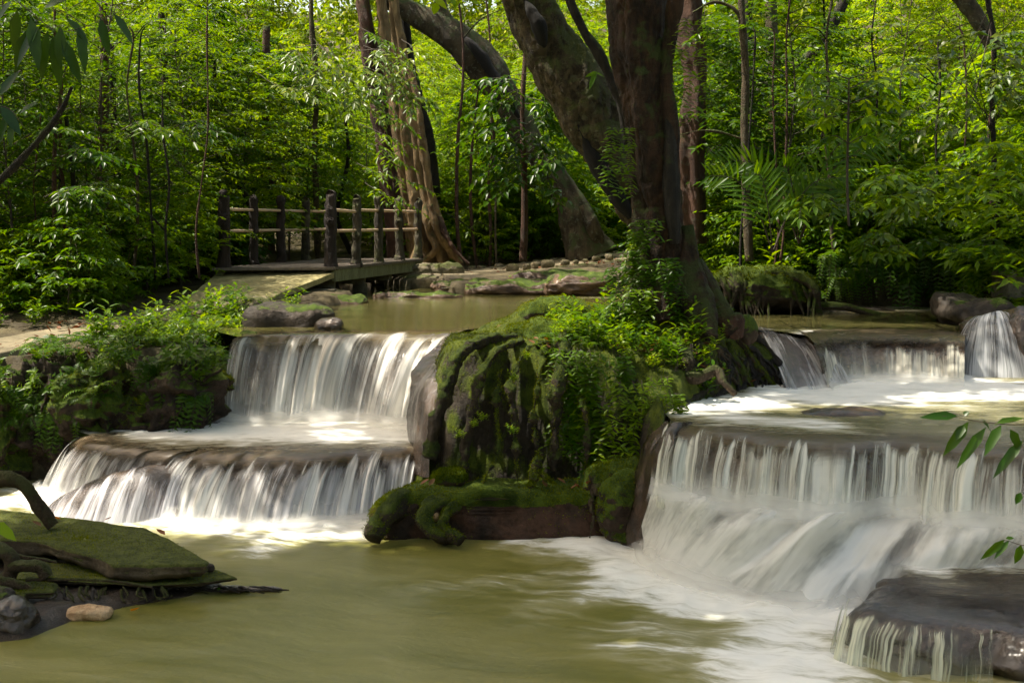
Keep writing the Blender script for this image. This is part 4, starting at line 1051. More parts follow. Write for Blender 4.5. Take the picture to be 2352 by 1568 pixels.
T3, b3 = tree([(1352, 590, 120, 28), (1335, 540, 92, 28), (1318, 480, 76, 28), (1278, 410, 60, 28), (1225, 345, 58, 28), (1180, 265, 62, 28), (1120, 170, 80, 28), (1045, 90, 72, 28), (960, 40, 52, 28), (880, -10, 48, 28), (800, -60, 40, 28)],
              'bark_grey', 'grey trunk arching left with a long black hollow slit', 3, .08, 3, .10, ((-4.4, 29, 11.0), (2.8, 2.2, 1.4), 24, 110, .16, .065, 'leaf_mid'), 40, 160, nscale=1.5)
limb(T3, b3, [(1195, 275, 6, 27.62), (1165, 225, 20, 27.52), (1120, 150, 26, 27.5), (1085, 105, 22, 27.5), (1062, 85, 8, 27.7)], 'hollow', 'hollow', .1, 3, .05, 12)
limb(T3, b3, [(1378, 575, 30, 27.8), (1362, 520, 36, 27.7), (1340, 470, 20, 27.7)], 'bark_grey', 'root', .1, 4, .04, 12)
limb(T3, b3, [(1060, 110, 30, 28), (1020, 30, 26, 28), (1000, -40, 22, 28)], 'bark_grey', 'branch', .05, 5, .04)

# strangler fig: woven stems
def fig():
    t = tag(empty('strangler_fig', P(975, 612, 27.5)), 'pale strangler fig of braided stems and splayed roots behind the bridge', 'tree'); b = P(975, 612, 27.5)
    stems = [
        ([(935, 610, 40), (920, 520, 38), (905, 420, 36), (890, 300, 34), (870, 180, 32), (845, 60, 30), (820, -60, 28)], 28.0, 'bark_red'),
        ([(960, 612, 36), (945, 520, 34), (930, 400, 34), (915, 280, 30), (895, 170, 30), (880, 50, 28), (865, -60, 26)], 27.5, 'bark_fig'),
        ([(990, 612, 32), (965, 520, 30), (950, 430, 34), (935, 330, 30), (925, 230, 26), (910, 110, 24), (900, -60, 22)], 27.1, 'bark_fig'),
        ([(1020, 600, 30), (990, 520, 28), (970, 420, 24), (958, 330, 24), (940, 240, 20), (925, 120, 18), (905, 0, 16)], 26.9, 'bark_fig'),
        ([(1040, 590, 18), (1008, 510, 20), (985, 420, 18), (972, 330, 18), (962, 240, 14), (940, 150, 12)], 26.8, 'bark_fig'),
        ([(905, 600, 26), (895, 480, 26), (880, 360, 28), (862, 240, 28), (845, 120, 28), (828, -60, 26)], 27.6, 'bark_red'),
        ([(975, 600, 14), (1000, 570, 16), (985, 530, 14), (1000, 490, 12)], 26.6, 'bark_fig'),
        ([(1060, 605, 10), (1035, 575, 16), (1010, 540, 18), (990, 470, 16)], 26.6, 'bark_fig'),
        ([(1078, 606, 8), (1050, 580, 10), (1030, 550, 12), (1005, 500, 12)], 26.5, 'bark_red'),
        ([(950, 600, 22), (962, 560, 20), (945, 500, 18), (955, 440, 14)], 26.7, 'bark_fig'),
    ]
    for i, (px, Y, mt) in enumerate(stems):
        pts = [P(u, v, Y)+np.array([0, rs.uniform(-.12, .12), 0]) for u, v, w in px]; rad = [w/2/FP*Y for u, v, w in px]
        V, Fc = tube(np.array(pts)-b, rad, 90, 18, .12, 3, .05, 3, i)
        link('stem' if i < 6 else 'root', mesh_from('stem', V, Fc), M[mt], t)
    link('crown', crown_mesh(77, np.array([-3.4, 27.5, 9.6])-b, (2.4, 2.0, 1.4), 20, 110, .15, .06), M['leaf_mid'], t)
    V, Fc = tube(np.array([P(1000, 460, 28.5), P(985, 330, 28.5), P(955, 200, 28.5), P(935, 100, 28.5), P(920, -60, 28.5)])-b, [.13, .12, .11, .10, .1], 60, 12, .08, 3, .03, 3, 9)
    link('stem', mesh_from('stem', V, Fc), M['bark_dark'], t)
fig()

def unseen_shade_tree(x, y, label, blobs, seed):  # out-of-view trees added to block the sun, crowns set along its rays
    b = np.array([x, y, gz(x, y) if 'gz' in globals() else 0.]); t = tag(empty('tree', b), label, 'tree')
    V, Fc = tube([(0, 0, -.5), (0, 0, 3), (-.1*np.sign(x), .1, 7), (-.6*np.sign(x), .2, 10)], [.35, .28, .24, .15], 60, 20, .1, 3, .05, 2, seed); link('trunk', mesh_from('trunk', V, Fc), M['bark_grey'], t)
    for k, (c, R3, n) in enumerate(blobs):
        link('crown', crown_mesh(seed+k, np.array(c)-b, R3, n, 90, .24, .11), M['leaf_mid'], t)
        V, Fc = tube([np.array([-.3*np.sign(x), .1, 8]), (np.array(c)-b+[0, 0, 8])*[.4, .4, .55], np.array(c)-b], [.14, .09, .02], 30, 8); link('branch', mesh_from('branch', V, Fc), M['bark_grey'], t)
unseen_shade_tree(-9.8, 8, 'unseen tree added to shade the near left side of the stream', [((-5.4, 9.2, 9.2), (3.4, 2.4, 1.1), 150), ((-5.2, 9.4, 8.9), (1.7, 1.1, .5), 50), ((-1.9, 9.9, 9.6), (2.6, 2.2, 1.0), 115), ((-6.4, 6.4, 9.4), (2.8, 1.8, 1.0), 60), ((-6.9, 13.6, 9.3), (2.2, 1.8, .8), 42), ((-1.5, 13.8, 9.5), (1.3, 1.0, .6), 26), ((-7.8, 10.0, 9.5), (2.2, 1.8, 1.0), 80), ((-4.4, 11.0, 9.7), (2.4, 1.1, .8), 70)], 900)
unseen_shade_tree(9.5, 11, 'unseen tree added to shade the right side of the stream', [((1.2, 10.2, 9.8), (2.4, 2.4, 1.0), 65), ((2.6, 17.8, 9.6), (2.6, 1.8, 1.0), 40)], 940)
T, b = tree([(1592, 560, 62, 20.5), (1588, 420, 60, 20.5), (1590, 300, 58, 20.5), (1596, 180, 50, 20.5), (1585, 60, 54, 20.5), (1575, -40, 52, 20.5)], 'bark_red', 'rough red-brown trunk just right of the dark upright tree', 11, .14, 4, .05)
T, b = tree([(1722, 600, 22, 19.5), (1714, 440, 20, 19.5), (1710, 300, 20, 19.5), (1712, 160, 18, 19.5), (1704, 40, 16, 19.5), (1702, -50, 15, 19.5)], 'bark_pole', 'slim pale straight trunk on the right bank nearest the palm', 12, .03, 3, .02, seg=16)
limb(T, b, [(1712, 80, 10, 19.5), (1690, 25, 8, 19.5), (1640, 5, 7, 19.5), (1590, 30, 4, 19.5)], 'bark_pole')
limb(T, b, [(1708, 320, 6, 19.5), (1660, 305, 5, 19.5), (1610, 300, 4, 19.5), (1560, 310, 3, 19.5)], 'bark_pole')
T, b = tree([(1778, 600, 34, 23.5), (1776, 360, 30, 23.5), (1780, 200, 28, 23.5), (1772, 60, 28, 23.5), (1770, -50, 26, 23.5)], 'bark_olive', 'second straight greenish trunk on the right bank, just right of the slim pale one', 13, .06, 3, .04, seg=16)
T, b = tree([(1700, 560, 40, 25), (1712, 380, 40, 25), (1718, 250, 36, 25), (1770, 195, 32, 25), (1840, 150, 32, 25), (1890, 90, 30, 25), (1940, 0, 22, 25), (1960, -60, 18, 25)], 'bark_dark', 'dark trunk bending diagonally up to the right through the right thicket', 14, .06, 3, .05, seg=16)
T, b = tree([(1722, 560, 22, 24), (1728, 360, 20, 24), (1725, 200, 20, 24), (1718, 60, 20, 24), (1720, -40, 20, 24)], 'bark_dark', 'thin black straight trunk behind the slim pale trunk on the right bank', 15, .04, 3, .03, seg=12)
T, b = tree([(2290, 600, 16, 18.5), (2283, 360, 14, 18.5), (2278, 220, 12, 18.5), (2284, 100, 12, 18.5), (2268, 0, 12, 18.5), (2262, -50, 10, 18.5)], 'bark_dark', 'thin black trunk near the right edge among pale drooping leaves', 16, .04, 3, .02, seg=12)
r = np.random.RandomState(4)
sprays(T, b, [[P(2278, 60+r.uniform(-70, 260), 18.5), P(2278+dx*.5, 60+k*22, 18.2+r.uniform(-.5, .5)), P(2278+dx, 110+k*24, 18.0+r.uniform(-.8, .8))] for k, dx in enumerate([-230, 60, -120, 90, -260, 40, -180, 80, -90, -220])], 'leaf_pale', .16, .085, 5, 6, 7)
T, b = tree([(2352, 300, 30, 24), (2300, 140, 36, 24), (2250, 50, 40, 24), (2200, -20, 44, 24)], 'bark_grey', 'stout grey limb slanting in from the top right corner', 17, .06, 3, .05, seg=16)
T, b = tree([(1202, 600, 18, 24), (1205, 480, 15, 24), (1203, 360, 14, 24), (1200, 240, 12, 24), (1206, 120, 9, 24), (1200, 40, 6, 24)], 'bark_red', 'slim climber-clad trunk in front of the arching hollow trunk', 18, .04, 3, .02, seg=12)
r = np.random.RandomState(6)
sprays(T, b, [[P(1203, v0, 24), P(1203+dx*.5, v0+r.uniform(-25, 15), 23.6+r.uniform(-.3, .3)), P(1203+dx, v0+r.uniform(10, 50), 23.5+r.uniform(-.5, .5))] for v0 in range(170, 440, 17) for dx in (-r.uniform(50, 115), r.uniform(40, 100))], 'leaf_dark', .20, .09, 7, 4, 5)
for i, (pts, mt, lab) in enumerate([
    ([(248, 690, 34, 21), (243, 560, 30, 21), (235, 420, 28, 21), (238, 300, 24, 21), (240, 150, 20, 21), (236, -40, 18, 21)], 'bark_red', 'brown trunk standing in the left thicket, thickest of the left group'),
    ([(285, 690, 24, 22), (272, 560, 20, 22), (265, 420, 18, 22), (262, 300, 16, 22), (255, 100, 14, 22)], 'bark_dark', 'slimmer dark trunk just right of the thickest brown trunk at left'),
    ([(205, 690, 14, 19.5), (190, 560, 12, 19.5), (172, 460, 11, 19.5), (165, 380, 10, 19.5), (150, 260, 8, 19.5)], 'bark_dark', 'thin black sapling stem leftmost among the left thicket trunks'),
    ([(385, 640, 24, 25), (375, 480, 20, 25), (372, 340, 20, 25), (378, 200, 18, 25), (370, 30, 16, 25), (370, -40, 15, 25)], 'bark_olive', 'pale olive trunk in the middle of the left thicket'),
    ([(620, 600, 24, 29), (618, 470, 22, 29), (620, 380, 20, 29), (610, 260, 18, 29), (612, 60, 16, 29)], 'bark_red', 'reddish trunk rising behind the left rail of the footbridge'),
    ([(730, 600, 15, 28), (726, 450, 14, 28), (722, 330, 13, 28), (728, 200, 12, 28), (716, 60, 11, 28), (715, -40, 10, 28)], 'bark_olive', 'thin green straight trunk rising behind the middle of the footbridge'),
    ([(588, 500, 18, 24.5), (560, 440, 16, 24.5), (515, 378, 17, 24.5), (500, 340, 14, 24.5), (496, 240, 10, 24.5), (490, 120, 8, 24.5)], 'bark_dark', 'crooked black stem leaning left above the left end of the footbridge'),
    ([(-60, 470, 22, 13.5), (30, 385, 18, 13.5), (90, 320, 15, 13.5), (140, 255, 12, 13.5), (165, 200, 8, 13.5)], 'bark_dark', 'dark bare branch slanting up from the left edge'),
    ([(810, 590, 12, 29), (775, 500, 11, 29), (790, 420, 11, 29), (800, 350, 9, 29), (790, 250, 7, 29)], 'bark_dark', 'wavy black stem rising behind the right rail of the footbridge'),
]):
    T, b = tree(pts, mt, lab, 30+i, .05, 3, .02, seg=14, n=70)
T, b = tree([(1950, 520, 7, 15.5), (1946, 420, 6, 15.5), (1948, 300, 5, 15.5), (1950, 180, 4, 15.5)], 'twig', 'slender upright sapling with whorled broad leaves on the right bank', 48, 0, 3, .005, seg=8, n=40)
r = np.random.RandomState(8)
sprays(T, b, [[P(1949, v0, 15.5), P(1949+dx*.5, v0-18, 15.4+r.uniform(-.3, .3)), P(1949+dx, v0-5, 15.3+r.uniform(-.3, .3))] for v0 in (182, 205, 240, 285, 330) for dx in (-r.uniform(60, 110), r.uniform(60, 130))], 'leaf_bright', .17, .07, 9, 3, 5, nice=True)

r = np.random.RandomState(77)
for zone_, (u0, u1), (Y0, Y1), lab, grp in [(0, (20, 480), (17.3, 19.5), 'thin bare stem standing among the leaves of the left thicket', 'thin stems in the left thicket'), (1, (1640, 2330), (18.6, 21), 'thin bare stem standing among the leaves of the right thicket', 'thin stems in the right thicket'), (2, (1060, 1160), (27, 29), 'thin bare stem standing between the strangler fig and the arching trunk', 'thin stems beside the arching trunk')]:
    for k in range([8, 10, 4][zone_]):
        u = u0+(u1-u0)*(k+r.rand())/[8, 10, 4][zone_]; Y = r.uniform(Y0, Y1); vt = r.choice([-60, -60, 60, 200]); w0 = r.uniform(5, 12); x = u; px = []
        v = 640
        while v > vt: px.append((x, v, w0*(.5+.5*(v+60)/700), Y)); v -= 110; x += r.uniform(-16, 16)
        px.append((x, vt, w0*.4, Y))
        T, b = tree(px, ['bark_pole', 'bark_dark', 'bark_red'][r.randint(3)], lab, 60+k, .03, 3, .012, seg=8, n=40); T['group'] = grp
        for q in range(2):
            p = px[r.randint(1, len(px)-1)]; sg = r.choice([-1, 1])
            limb(T, b, [(p[0], p[1], w0*.4, Y), (p[0]+sg*r.uniform(25, 50), p[1]-r.uniform(15, 50), w0*.3, Y-.2), (p[0]+sg*r.uniform(60, 120), p[1]-r.uniform(20, 90), w0*.15, Y-.3)], 'bark_dark', seg=6, n=16, noise=.005)
# ------------------------------------------------------------------ herbs, ferns, creepers
def herb(seed, n=8, H=.32, L=.10, W=.036, mat='leaf_bright', lean=.5, per=7):
    r = np.random.RandomState(seed); lv = LV(); mb_ = MB()
    for k in range(n):
        a = r.uniform(0, 6.28); h = H*r.uniform(.5, 1.1); o = np.array([math.cos(a), math.sin(a), 0])*h*lean*r.uniform(.3, 1.2)
        s = np.array([r.normal(0, .04), r.normal(0, .04), 0])
        pts = [s, s+o*.35+[0, 0, h*.6], s+o+[0, 0, h]]
        mb_.add(*tube(pts, [.003, .002, .001], 8, 4, cap=False))
        c = catmull(pts, per+3); T = nz(np.gradient(c, axis=0))
        for q in range(2, per+3):
            aa = q*2.4+r.uniform(-.5, .5)+a
            d = nz(np.array([math.cos(aa), math.sin(aa), .25])+T[q]*.5)
            l = L*r.uniform(.7, 1.2)
            lv.add(c[q], d, nz(r.normal(0, .25, 3)+[0, 0, 1]), l, W*l/L)
    V, Fc = lv.geo(nice=True, droop=.25)
    return mesh_from('herb', V, Fc, False), mesh_from('herb stem', np.vstack(mb_.V), mb_.F), mat, 'twig'
def fern(seed, n=9, L=.42, mat='leaf_fern', hang=0.0):
    r = np.random.RandomState(seed); lv = LV(); mb_ = MB()
    for k in range(n):
        a = k*6.28/n+r.uniform(-.3, .3)
        if hang: a = -math.pi/2+r.uniform(-.9, .9)
        l = L*r.uniform(.7, 1.1); o = np.array([math.cos(a), math.sin(a), 0])
        pts = [np.zeros(3), o*l*.35+[0, 0, l*(.42-hang*.25)], o*l*(.75-hang*.2)+[0, 0, l*(.42-hang*.75)], o*l*(1.0-hang*.35)+[0, 0, l*(.12-hang*1.0)]]
        mb_.add(*tube(pts, [.003, .0025, .0015, .0008], 10, 3, cap=False))
        m = 16; c = catmull(pts, m+2); T = nz(np.gradient(c, axis=0))
        for q in range(2, m+2):
            s = nz(np.cross(T[q], (0, 0, 1))); f = q/(m+1.)
            pl = l*.26*math.sin(math.pi*min(1, .25+.75*f))**.8*(1.05-f*.55)
            for sg in (1, -1):
                lv.add(c[q], nz(s*sg+T[q]*.45+[0, 0, -.12]), nz(np.cross(s, T[q])+r.normal(0, .12, 3)), pl, pl*.34)
    V, Fc = lv.geo(droop=.12)
    return mesh_from('fern', V, Fc, False), mesh_from('fern stem', np.vstack(mb_.V), mb_.F), mat, 'twig'
def creeper(seed, n=7, L=.8, leaf=.075, mat='leaf_mid', spread=.18, outw=.15):
    r = np.random.RandomState(seed); lv = LV(); mb_ = MB()
    for k in range(n):
        x = r.uniform(-spread, spread); l = L*r.uniform(.45, 1.1)
        pts = [np.array([x, .05, 0]), np.array([x+r.normal(0, .05), -outw*r.uniform(.4, 1), -l*.25]), np.array([x+r.normal(0, .08), -outw*r.uniform(.3, 1), -l*.65]), np.array([x+r.normal(0, .1), -outw*r.uniform(.2, 1.1), -l])]
        mb_.add(*tube(pts, [.004, .003, .002, .001], 12, 4, cap=False))
        m = int(l/.06); c = catmull(pts, m+2)
        for q in range(1, m+2):
            for sg in (1, -1):
                d = nz(np.array([sg*1.0, -.45, r.uniform(-.5, .35)])+r.normal(0, .2, 3))
                le = leaf*r.uniform(.7, 1.25)
                lv.add(c[q], d, nz(np.array([0, -.5, 1])+r.normal(0, .25, 3)), le, le*.36)
    V, Fc = lv.geo(nice=True, droop=.25)
    return mesh_from('creeper', V, Fc, False), mesh_from('creeper stem', np.vstack(mb_.V), mb_.F), mat, 'twig'
HB = [keep(proto(herb(201+i, [9, 11, 8, 10][i], [.30, .38, .24, .45][i], [.09, .11, .08, .13][i], [.032, .036, .03, .045][i], m), 'herb')) for i, m in enumerate(['leaf_bright', 'leaf_mid', 'leaf_yellow', 'leaf_mid'])]
FN = [keep(proto(fern(221+i, 9, [.36, .48, .30][i]), 'fern', 'fronds')) for i in range(3)]
FH = [keep(proto(fern(231+i, 7, [.42, .5][i], 'leaf_fern', 1.0), 'fern', 'fronds')) for i in range(2)]
CR = [keep(proto(creeper(241+i, [7, 9, 6][i], [.7, 1.0, .5][i], [.125, .115, .10][i], m), 'creeper')) for i, m in enumerate(['leaf_mid', 'leaf_mid', 'leaf_bright'])]
for t in HB+FN+FH+CR: t['used'] = 0

def plants(protos, n, ok, xr, yr, hz, label, cat, group, seed, mind=.1, sc=(.7, 1.2), dz=-.02):
    r = np.random.RandomState(seed); pts = []
    for k in range(n*60):
        x = r.uniform(*xr); y = r.uniform(*yr)
        if not ok(x, y) or any((x-a)**2+(y-b)**2 < mind**2 for a, b in pts): continue
        pts.append((x, y))
        spawn(protos[r.randint(len(protos))], (x, y, hz(x, y)+dz), r.uniform(0, 6.28), r.uniform(*sc), label, cat, group)
        if len(pts) >= n: break
def sds(x, y): return float(sd(np.array([x]), np.array([y]), STREAM)[0])
# left bank between the path and the cascades
plants(HB, 95, lambda x, y: not (x < -4.3 and (dp(x, y, PATHS) < 1.1 or rs.rand() < .7)) and -1.6 < sds(x, y) < -.02 and dp(x, y, PATHS) > .55 and y < 17.6 and x < -2.9, (-6.2, -2.9), (13.85, 17.6), gz, 'leafy green herb on the bank left of the tall left waterfall', 'herb', 'herbs on the left bank', 11, .15, (.45, .95))
plants(FN, 34, lambda x, y: -1.0 < sds(x, y) < .08 and dp(x, y, PATHS) > .5 and x < -2.9, (-6.2, -2.9), (13.8, 16.2), gz, 'green fern on the bank left of the tall left waterfall', 'fern', 'ferns on the left bank', 12, .22)
r = np.random.RandomState(14)
for k in range(70):
    x = -6.0+(k%44)*.066+r.uniform(-.06, .06); y = 13.78+r.uniform(-.1, .12)
    o = spawn([FN[0], FN[2], FH[0], HB[1], HB[0], FH[1]][r.randint(6)], (x, y, (1.22 if x > -4.4 else .98)+r.uniform(-.36, .08)), r.uniform(-.9, .9), r.uniform(.55, 1.05), 'fern or leafy herb hanging over the dark left rock face', 'fern', 'plants hanging over the left rock face')
    o.rotation_euler = (r.uniform(.2, 1.0), r.uniform(-.3, .3), r.uniform(-1, 1))
plants(HB, 26, lambda x, y: free(x, y, .15) and x < -4.6 and dp(x, y, PATHS) < 1.8, (-7.5, -4.6), (14.5, 19.5), gz, 'leafy herb along the far side of the left path', 'herb', 'herbs along the left path', 15, .25)
# mound
def mok(x, y): return float(sd(np.array([x]), np.array([y]), MO)[0]) > .12
plants(HB, 52, lambda x, y: mok(x, y) and x > .35 and (x-1.7)**2+(y-13.4)**2 > .16, (.35, 2.1), (12.05, 13.6), mz, 'leafy herb on top of the root mound around the dark tree', 'herb', 'herbs on the root mound', 16, .13, (.55, .95))
plants(FN, 5, lambda x, y: mok(x, y) and x > .3, (.3, 1.3), (12.1, 12.6), mz, 'small fern on the front edge of the root mound', 'fern', 'ferns on the root mound', 17, .2, (.5, .8))
r = np.random.RandomState(18)
for k, (x, z) in enumerate([(.52, 1.62), (.62, 1.45), (.72, 1.6), (.82, 1.35), (.60, 1.2), (.75, 1.05), (.50, 1.0), (.95, 1.55), (1.05, 1.35), (1.12, 1.2), (1.0, 1.0), (1.15, .95), (.66, .8), (.5, 1.3), (1.3, 1.4), (1.42, 1.25)]):
    y = 11.86 if x < 1.0 else 11.62
    if x > 1.25: y = 11.55
    spawn(CR[r.randint(3)], (x, y, z), r.uniform(-.3, .3), r.uniform(.45, .8), 'leafy creeper hanging down the front of the root mound', 'creeper', 'creepers on the root mound front')
for k, (u, v) in enumerate([(1182, 880), (1110, 970), (1090, 985), (1180, 1000), (1060, 1010), (1400, 1080), (1210, 830), (1378, 1055)]):
    spawn(HB[2], P(u, v, 11.72), r.uniform(0, 6), .42, 'tiny bright seedling sprouting from the bare front of the root mound', 'herb', 'seedlings on the root mound front')
# climbers on the main trunk
for k, (u, v, Y) in enumerate([(1490, 500, 13.0), (1450, 530, 13.1), (1462, 590, 13.0), (1440, 640, 13.0), (1500, 600, 12.95), (1530, 590, 12.9), (1475, 660, 12.85), (1510, 660, 12.85), (1430, 690, 12.9), (1445, 575, 13.0), (1420, 610, 13.05), (1415, 660, 13.0)]):
    if k % 4 == 3: continue
    spawn(CR[k % 2], P(u, v, Y), r.uniform(-.4, .4), r.uniform(.42, .62), 'creeper with paired leaves climbing the foot of the dark upright tree', 'creeper', 'creepers on the dark tree')
for k, (u, v, Y) in enumerate([(1425, 290, 13.1), (1418, 380, 13.1), (1425, 330, 13.1), (1600, 40, 13.0), (1595, 110, 13.1), (1600, 190, 13.2)]):
    spawn(CR[2], P(u, v, Y), r.uniform(-.4, .4), r.uniform(.6, .9), 'bright leafy climber on the upper part of the dark upright tree', 'creeper', 'climbers high on the dark tree')
# right bank
plants(FN, 34, lambda x, y: -1.0 < sds(x, y) < -.05, (3.0, 8.0), (17.4, 21), gz, 'fern on the edge of the far right bank', 'fern', 'ferns on the far right bank', 21, .3, (.8, 1.4))
plants(HB+SU[:2], 60, lambda x, y: -2.2 < sds(x, y) < -.1 and not (x < 4.9 and y < 19.2), (2.4, 8.5), (16.4, 22), gz, 'leafy herb on the far right bank above the small waterfall', 'herb', 'herbs on the far right bank', 22, .26, (.8, 1.5))
for k in range(18):
    x = 4.5+k*.12; y = float(np.interp(x, [3.3, 4.2, 5.1, 6.4, 6.7], [18.4, 18.7, 19.4, 19.0, 17.8]))-.25
    spawn(FH[k % 2], (x, y, 2.05+r.uniform(-.2, .25)), r.uniform(-.4, .4), r.uniform(.8, 1.3), 'fern drooping over the dark hollow of the far right bank', 'fern', 'ferns drooping over the far right bank')
# behind the stone-edged path
plants(HB, 34, lambda x, y: free(x, y, .2), (-1.8, 4), (27.6, 31), gz, 'bright herb behind the stone-edged path', 'herb', 'herbs behind the stone-edged path', 23, .3, (1, 1.7))
# palm
def palm(seed, n, L, lw):
    r = np.random.RandomState(seed); lv = LV(); mb_ = MB()
    for k in range(n):
        a = [-2.6, -.4, -1.9, .5, 2.8, -1.0][k % 6]; l = L*r.uniform(.8, 1.1); o = np.array([math.cos(a), math.sin(a)*.5, 0])
        pts = [np.zeros(3), o*l*.2+[0, 0, l*.45], o*l*.5+[0, 0, l*.8], o*l*.85+[0, 0, l*.85]]
        mb_.add(*tube(pts, [.010, .007, .005, .002], 12, 5, cap=False))
        m = 15; c = catmull(pts, m+3); T = nz(np.gradient(c, axis=0))
        for q in range(4, m+3):
            s = nz(np.cross(T[q], (0, 1, .3)))
            for sg in (1, -1): lv.add(c[q], nz(s*sg*.9+T[q]*.8), nz(np.array([.1, -1, .6])+r.normal(0, .2, 3)), l*.36*(1.1-.5*q/m), lw)
    V, Fc = lv.geo(nice=True, droop=.15)
    return mesh_from('palm', V, Fc, False), mesh_from('palm stem', np.vstack(mb_.V), mb_.F), 'leaf_fern', 'twig'
t = proto(palm(5, 6, 1.5, .045), 'palm', 'fronds'); t.location = tuple(P(1835, 560, 17.5)); tag(t, 'small palm with feathered fronds on the far right bank', 'palm')
t = proto(palm(8, 4, 1.1, .04), 'palm', 'fronds'); t.location = tuple(P(1775, 580, 17.0)); tag(t, 'lower palm with narrow spiky fronds left of the small palm', 'palm')

# foreground leaves
def near_branch(name, px, label, leaf, lw, mat, cat, pers, seed, stem=.003):
    r = np.random.RandomState(seed); lv = LV()
    pts = [P(*p) for p in px]; b = pts[0]
    t = tag(empty(name, b), label, cat)
    V, Fc = tube(np.array(pts)-b, np.linspace(stem, stem*.4, len(pts)), 30, 6); link('twig', mesh_from('twig', V, Fc), M['twig'], t)
    for (u, v, du, dv, s) in pers:
        p = P(u, v, px[0][2]); q = P(u+du, v+dv, px[0][2]+r.uniform(-.05, .05)); d = q-p
        lv.add(p-b, d, nz(np.array([.1, -.75, .7])+r.normal(0, .2, 3)), np.linalg.norm(d), s/FP*px[0][2])
    k = 0
    for i in range(len(lv.p)):
        V, Fc = leafset(np.array(lv.p[i:i+1]), np.array(lv.d[i:i+1]), np.array(lv.u[i:i+1]), lv.L[i:i+1], lv.W[i:i+1], .12, .3, True)
        link('leaf', mesh_from('leaf', V, Fc), M[mat], t)
near_branch('hanging_twig', [(2400, 970, 6), (2330, 975, 6), (2250, 968, 6), (2200, 958, 6), (2165, 955, 6)], 'leafy dark green twig reaching in from the right edge before the right waterfall', .2, .05, 'leaf_dark', 'twig',
            [(2200, 955, -85, 0, 24), (2215, 955, 10, -12, 16), (2215, 975, -20, 35, 22), (2225, 968, -58, 78, 28), (2255, 968, 25, 20, 24), (2265, 980, -70, 95, 26), (2300, 975, -40, 70, 26), (2290, 970, 50, -12, 16), (2320, 985, 25, 50, 26), (2350, 1010, -70, 85, 26), (2352, 960, -70, 10, 18), (2345, 1130, -12, 28, 18)], 1)
near_branch('hanging_twig', [(2400, 1250, 6), (2352, 1252, 6), (2320, 1243, 6), (2305, 1240, 6)], 'small twig with three narrow leaves at the lower right edge', .1, .03, 'leaf_dark', 'twig',
            [(2308, 1238, -55, 48, 20), (2318, 1240, -35, 42, 16), (2345, 1250, -12, 45, 24), (2310, 1236, 20, -2, 10)], 2, .0025)
near_branch('hanging_twig', [(-60, 1180, 5), (-30, 1190, 5), (0, 1205, 5)], 'single bright green leaf poking in at the left edge above the slab', .1, .03, 'leaf_bright', 'twig', [(-20, 1200, 60, 38, 34)], 3)
near_branch('hanging_twig', [(-40, -60, 6), (60, 20, 6), (130, 70, 6), (200, 60, 6), (290, 20, 6)], 'dark hanging twig of long leaves in the top left corner', .2, .05, 'leaf_deep', 'twig',
            [(40, 20, -10, 110, 30), (70, 40, 20, 120, 34), (110, 70, -20, 120, 30), (120, 80, 20, 130, 30), (140, 85, 50, 110, 30), (90, 60, -60, 90, 30), (30, 0, -50, 60, 28), (150, 40, 60, 60, 30), (180, 60, 20, 110, 28), (230, 40, 20, 90, 26), (260, 30, 50, 70, 26), (100, 20, 60, -30, 26), (60, 70, -30, 100, 28), (140, 60, -5, 95, 30)], 4)
near_branch('hanging_twig', [(-40, 240, 6), (20, 250, 6), (60, 300, 6)], 'dark leafy twig at the left edge below the top left leaves', .1, .04, 'leaf_deep', 'twig',
            [(0, 240, 50, 70, 30), (20, 262, -40, 90, 28), (45, 262, 40, -30, 26), (30, 280, -10, 60, 24), (0, 220, 40, -60, 28)], 5)
near_branch('hanging_twig', [(1000, -30, 9), (1060, 0, 9), (1120, 20, 9)], 'bright leafy twig hanging into the top edge left of the big trunk', .1, .04, 'leaf_bright', 'twig',
            [(1005, 5, -10, 30, 22), (1030, -10, 20, 30, 24), (1060, 0, -20, 22, 20), (1085, 5, 25, 10, 20), (1120, -20, 8, 40, 22), (990, -10, 40, 30, 22)], 6)
near_branch('hanging_twig', [(1375, 150, 15), (1368, 165, 15), (1360, 180, 15)], 'bright yellow green leaf sprig on the big leaning trunk', .1, .04, 'leaf_yellow', 'twig', [(1370, 165, -18, 40, 14), (1372, 165, -28, 12, 10), (1368, 168, 22, 8, 10)], 7)

# leafy overhanging boughs close in front of the wood
def boughs(name, items, mat, L, W, seed, label, group=None, nice=True):
    for i, pts in enumerate(items):
        pp = [P(*p) for p in pts]
        t = tag(empty(name, pp[0]), label, 'bough', group)
        sprays(t, pp[0], [pp], mat, L, W, seed+i, 7, 8, nice=nice, name='leaves')
r = np.random.RandomState(31)
boughs('bough', [[(600+300*k/9+r.uniform(-30, 30), 60+r.uniform(0, 110), 23), (650+300*k/9, 110+r.uniform(0, 120), 22.6), (700+300*k/9+r.uniform(-60, 40), 170+r.uniform(0, 120), 22.2)] for k in range(10)], 'leaf_pale', .17, .065, 300, 'bough with sunlit highlights painted into its pale leaves above the footbridge', 'pale boughs above the footbridge', False)  # pale leaf colour imitates highlights of sun from above
boughs('bough', [[(820+r.uniform(-20, 40), 60+k*45, 24), (860+r.uniform(-20, 40), 80+k*45, 23.7), (930+r.uniform(-30, 60), 110+k*45, 23.4)] for k in range(9)], 'leaf_mid', .15, .05, 330, 'green bough crossing in front of the strangler fig', 'boughs in front of the strangler fig', False)
boughs('bough', [[(r.uniform(0, 520), r.uniform(60, 560), r.uniform(17.5, 20)) for q in (0,)]*1+[(0, 0, 0)]*0 for k in range(0)], 'leaf_dark', .1, .05, 350, 'x')
its = []
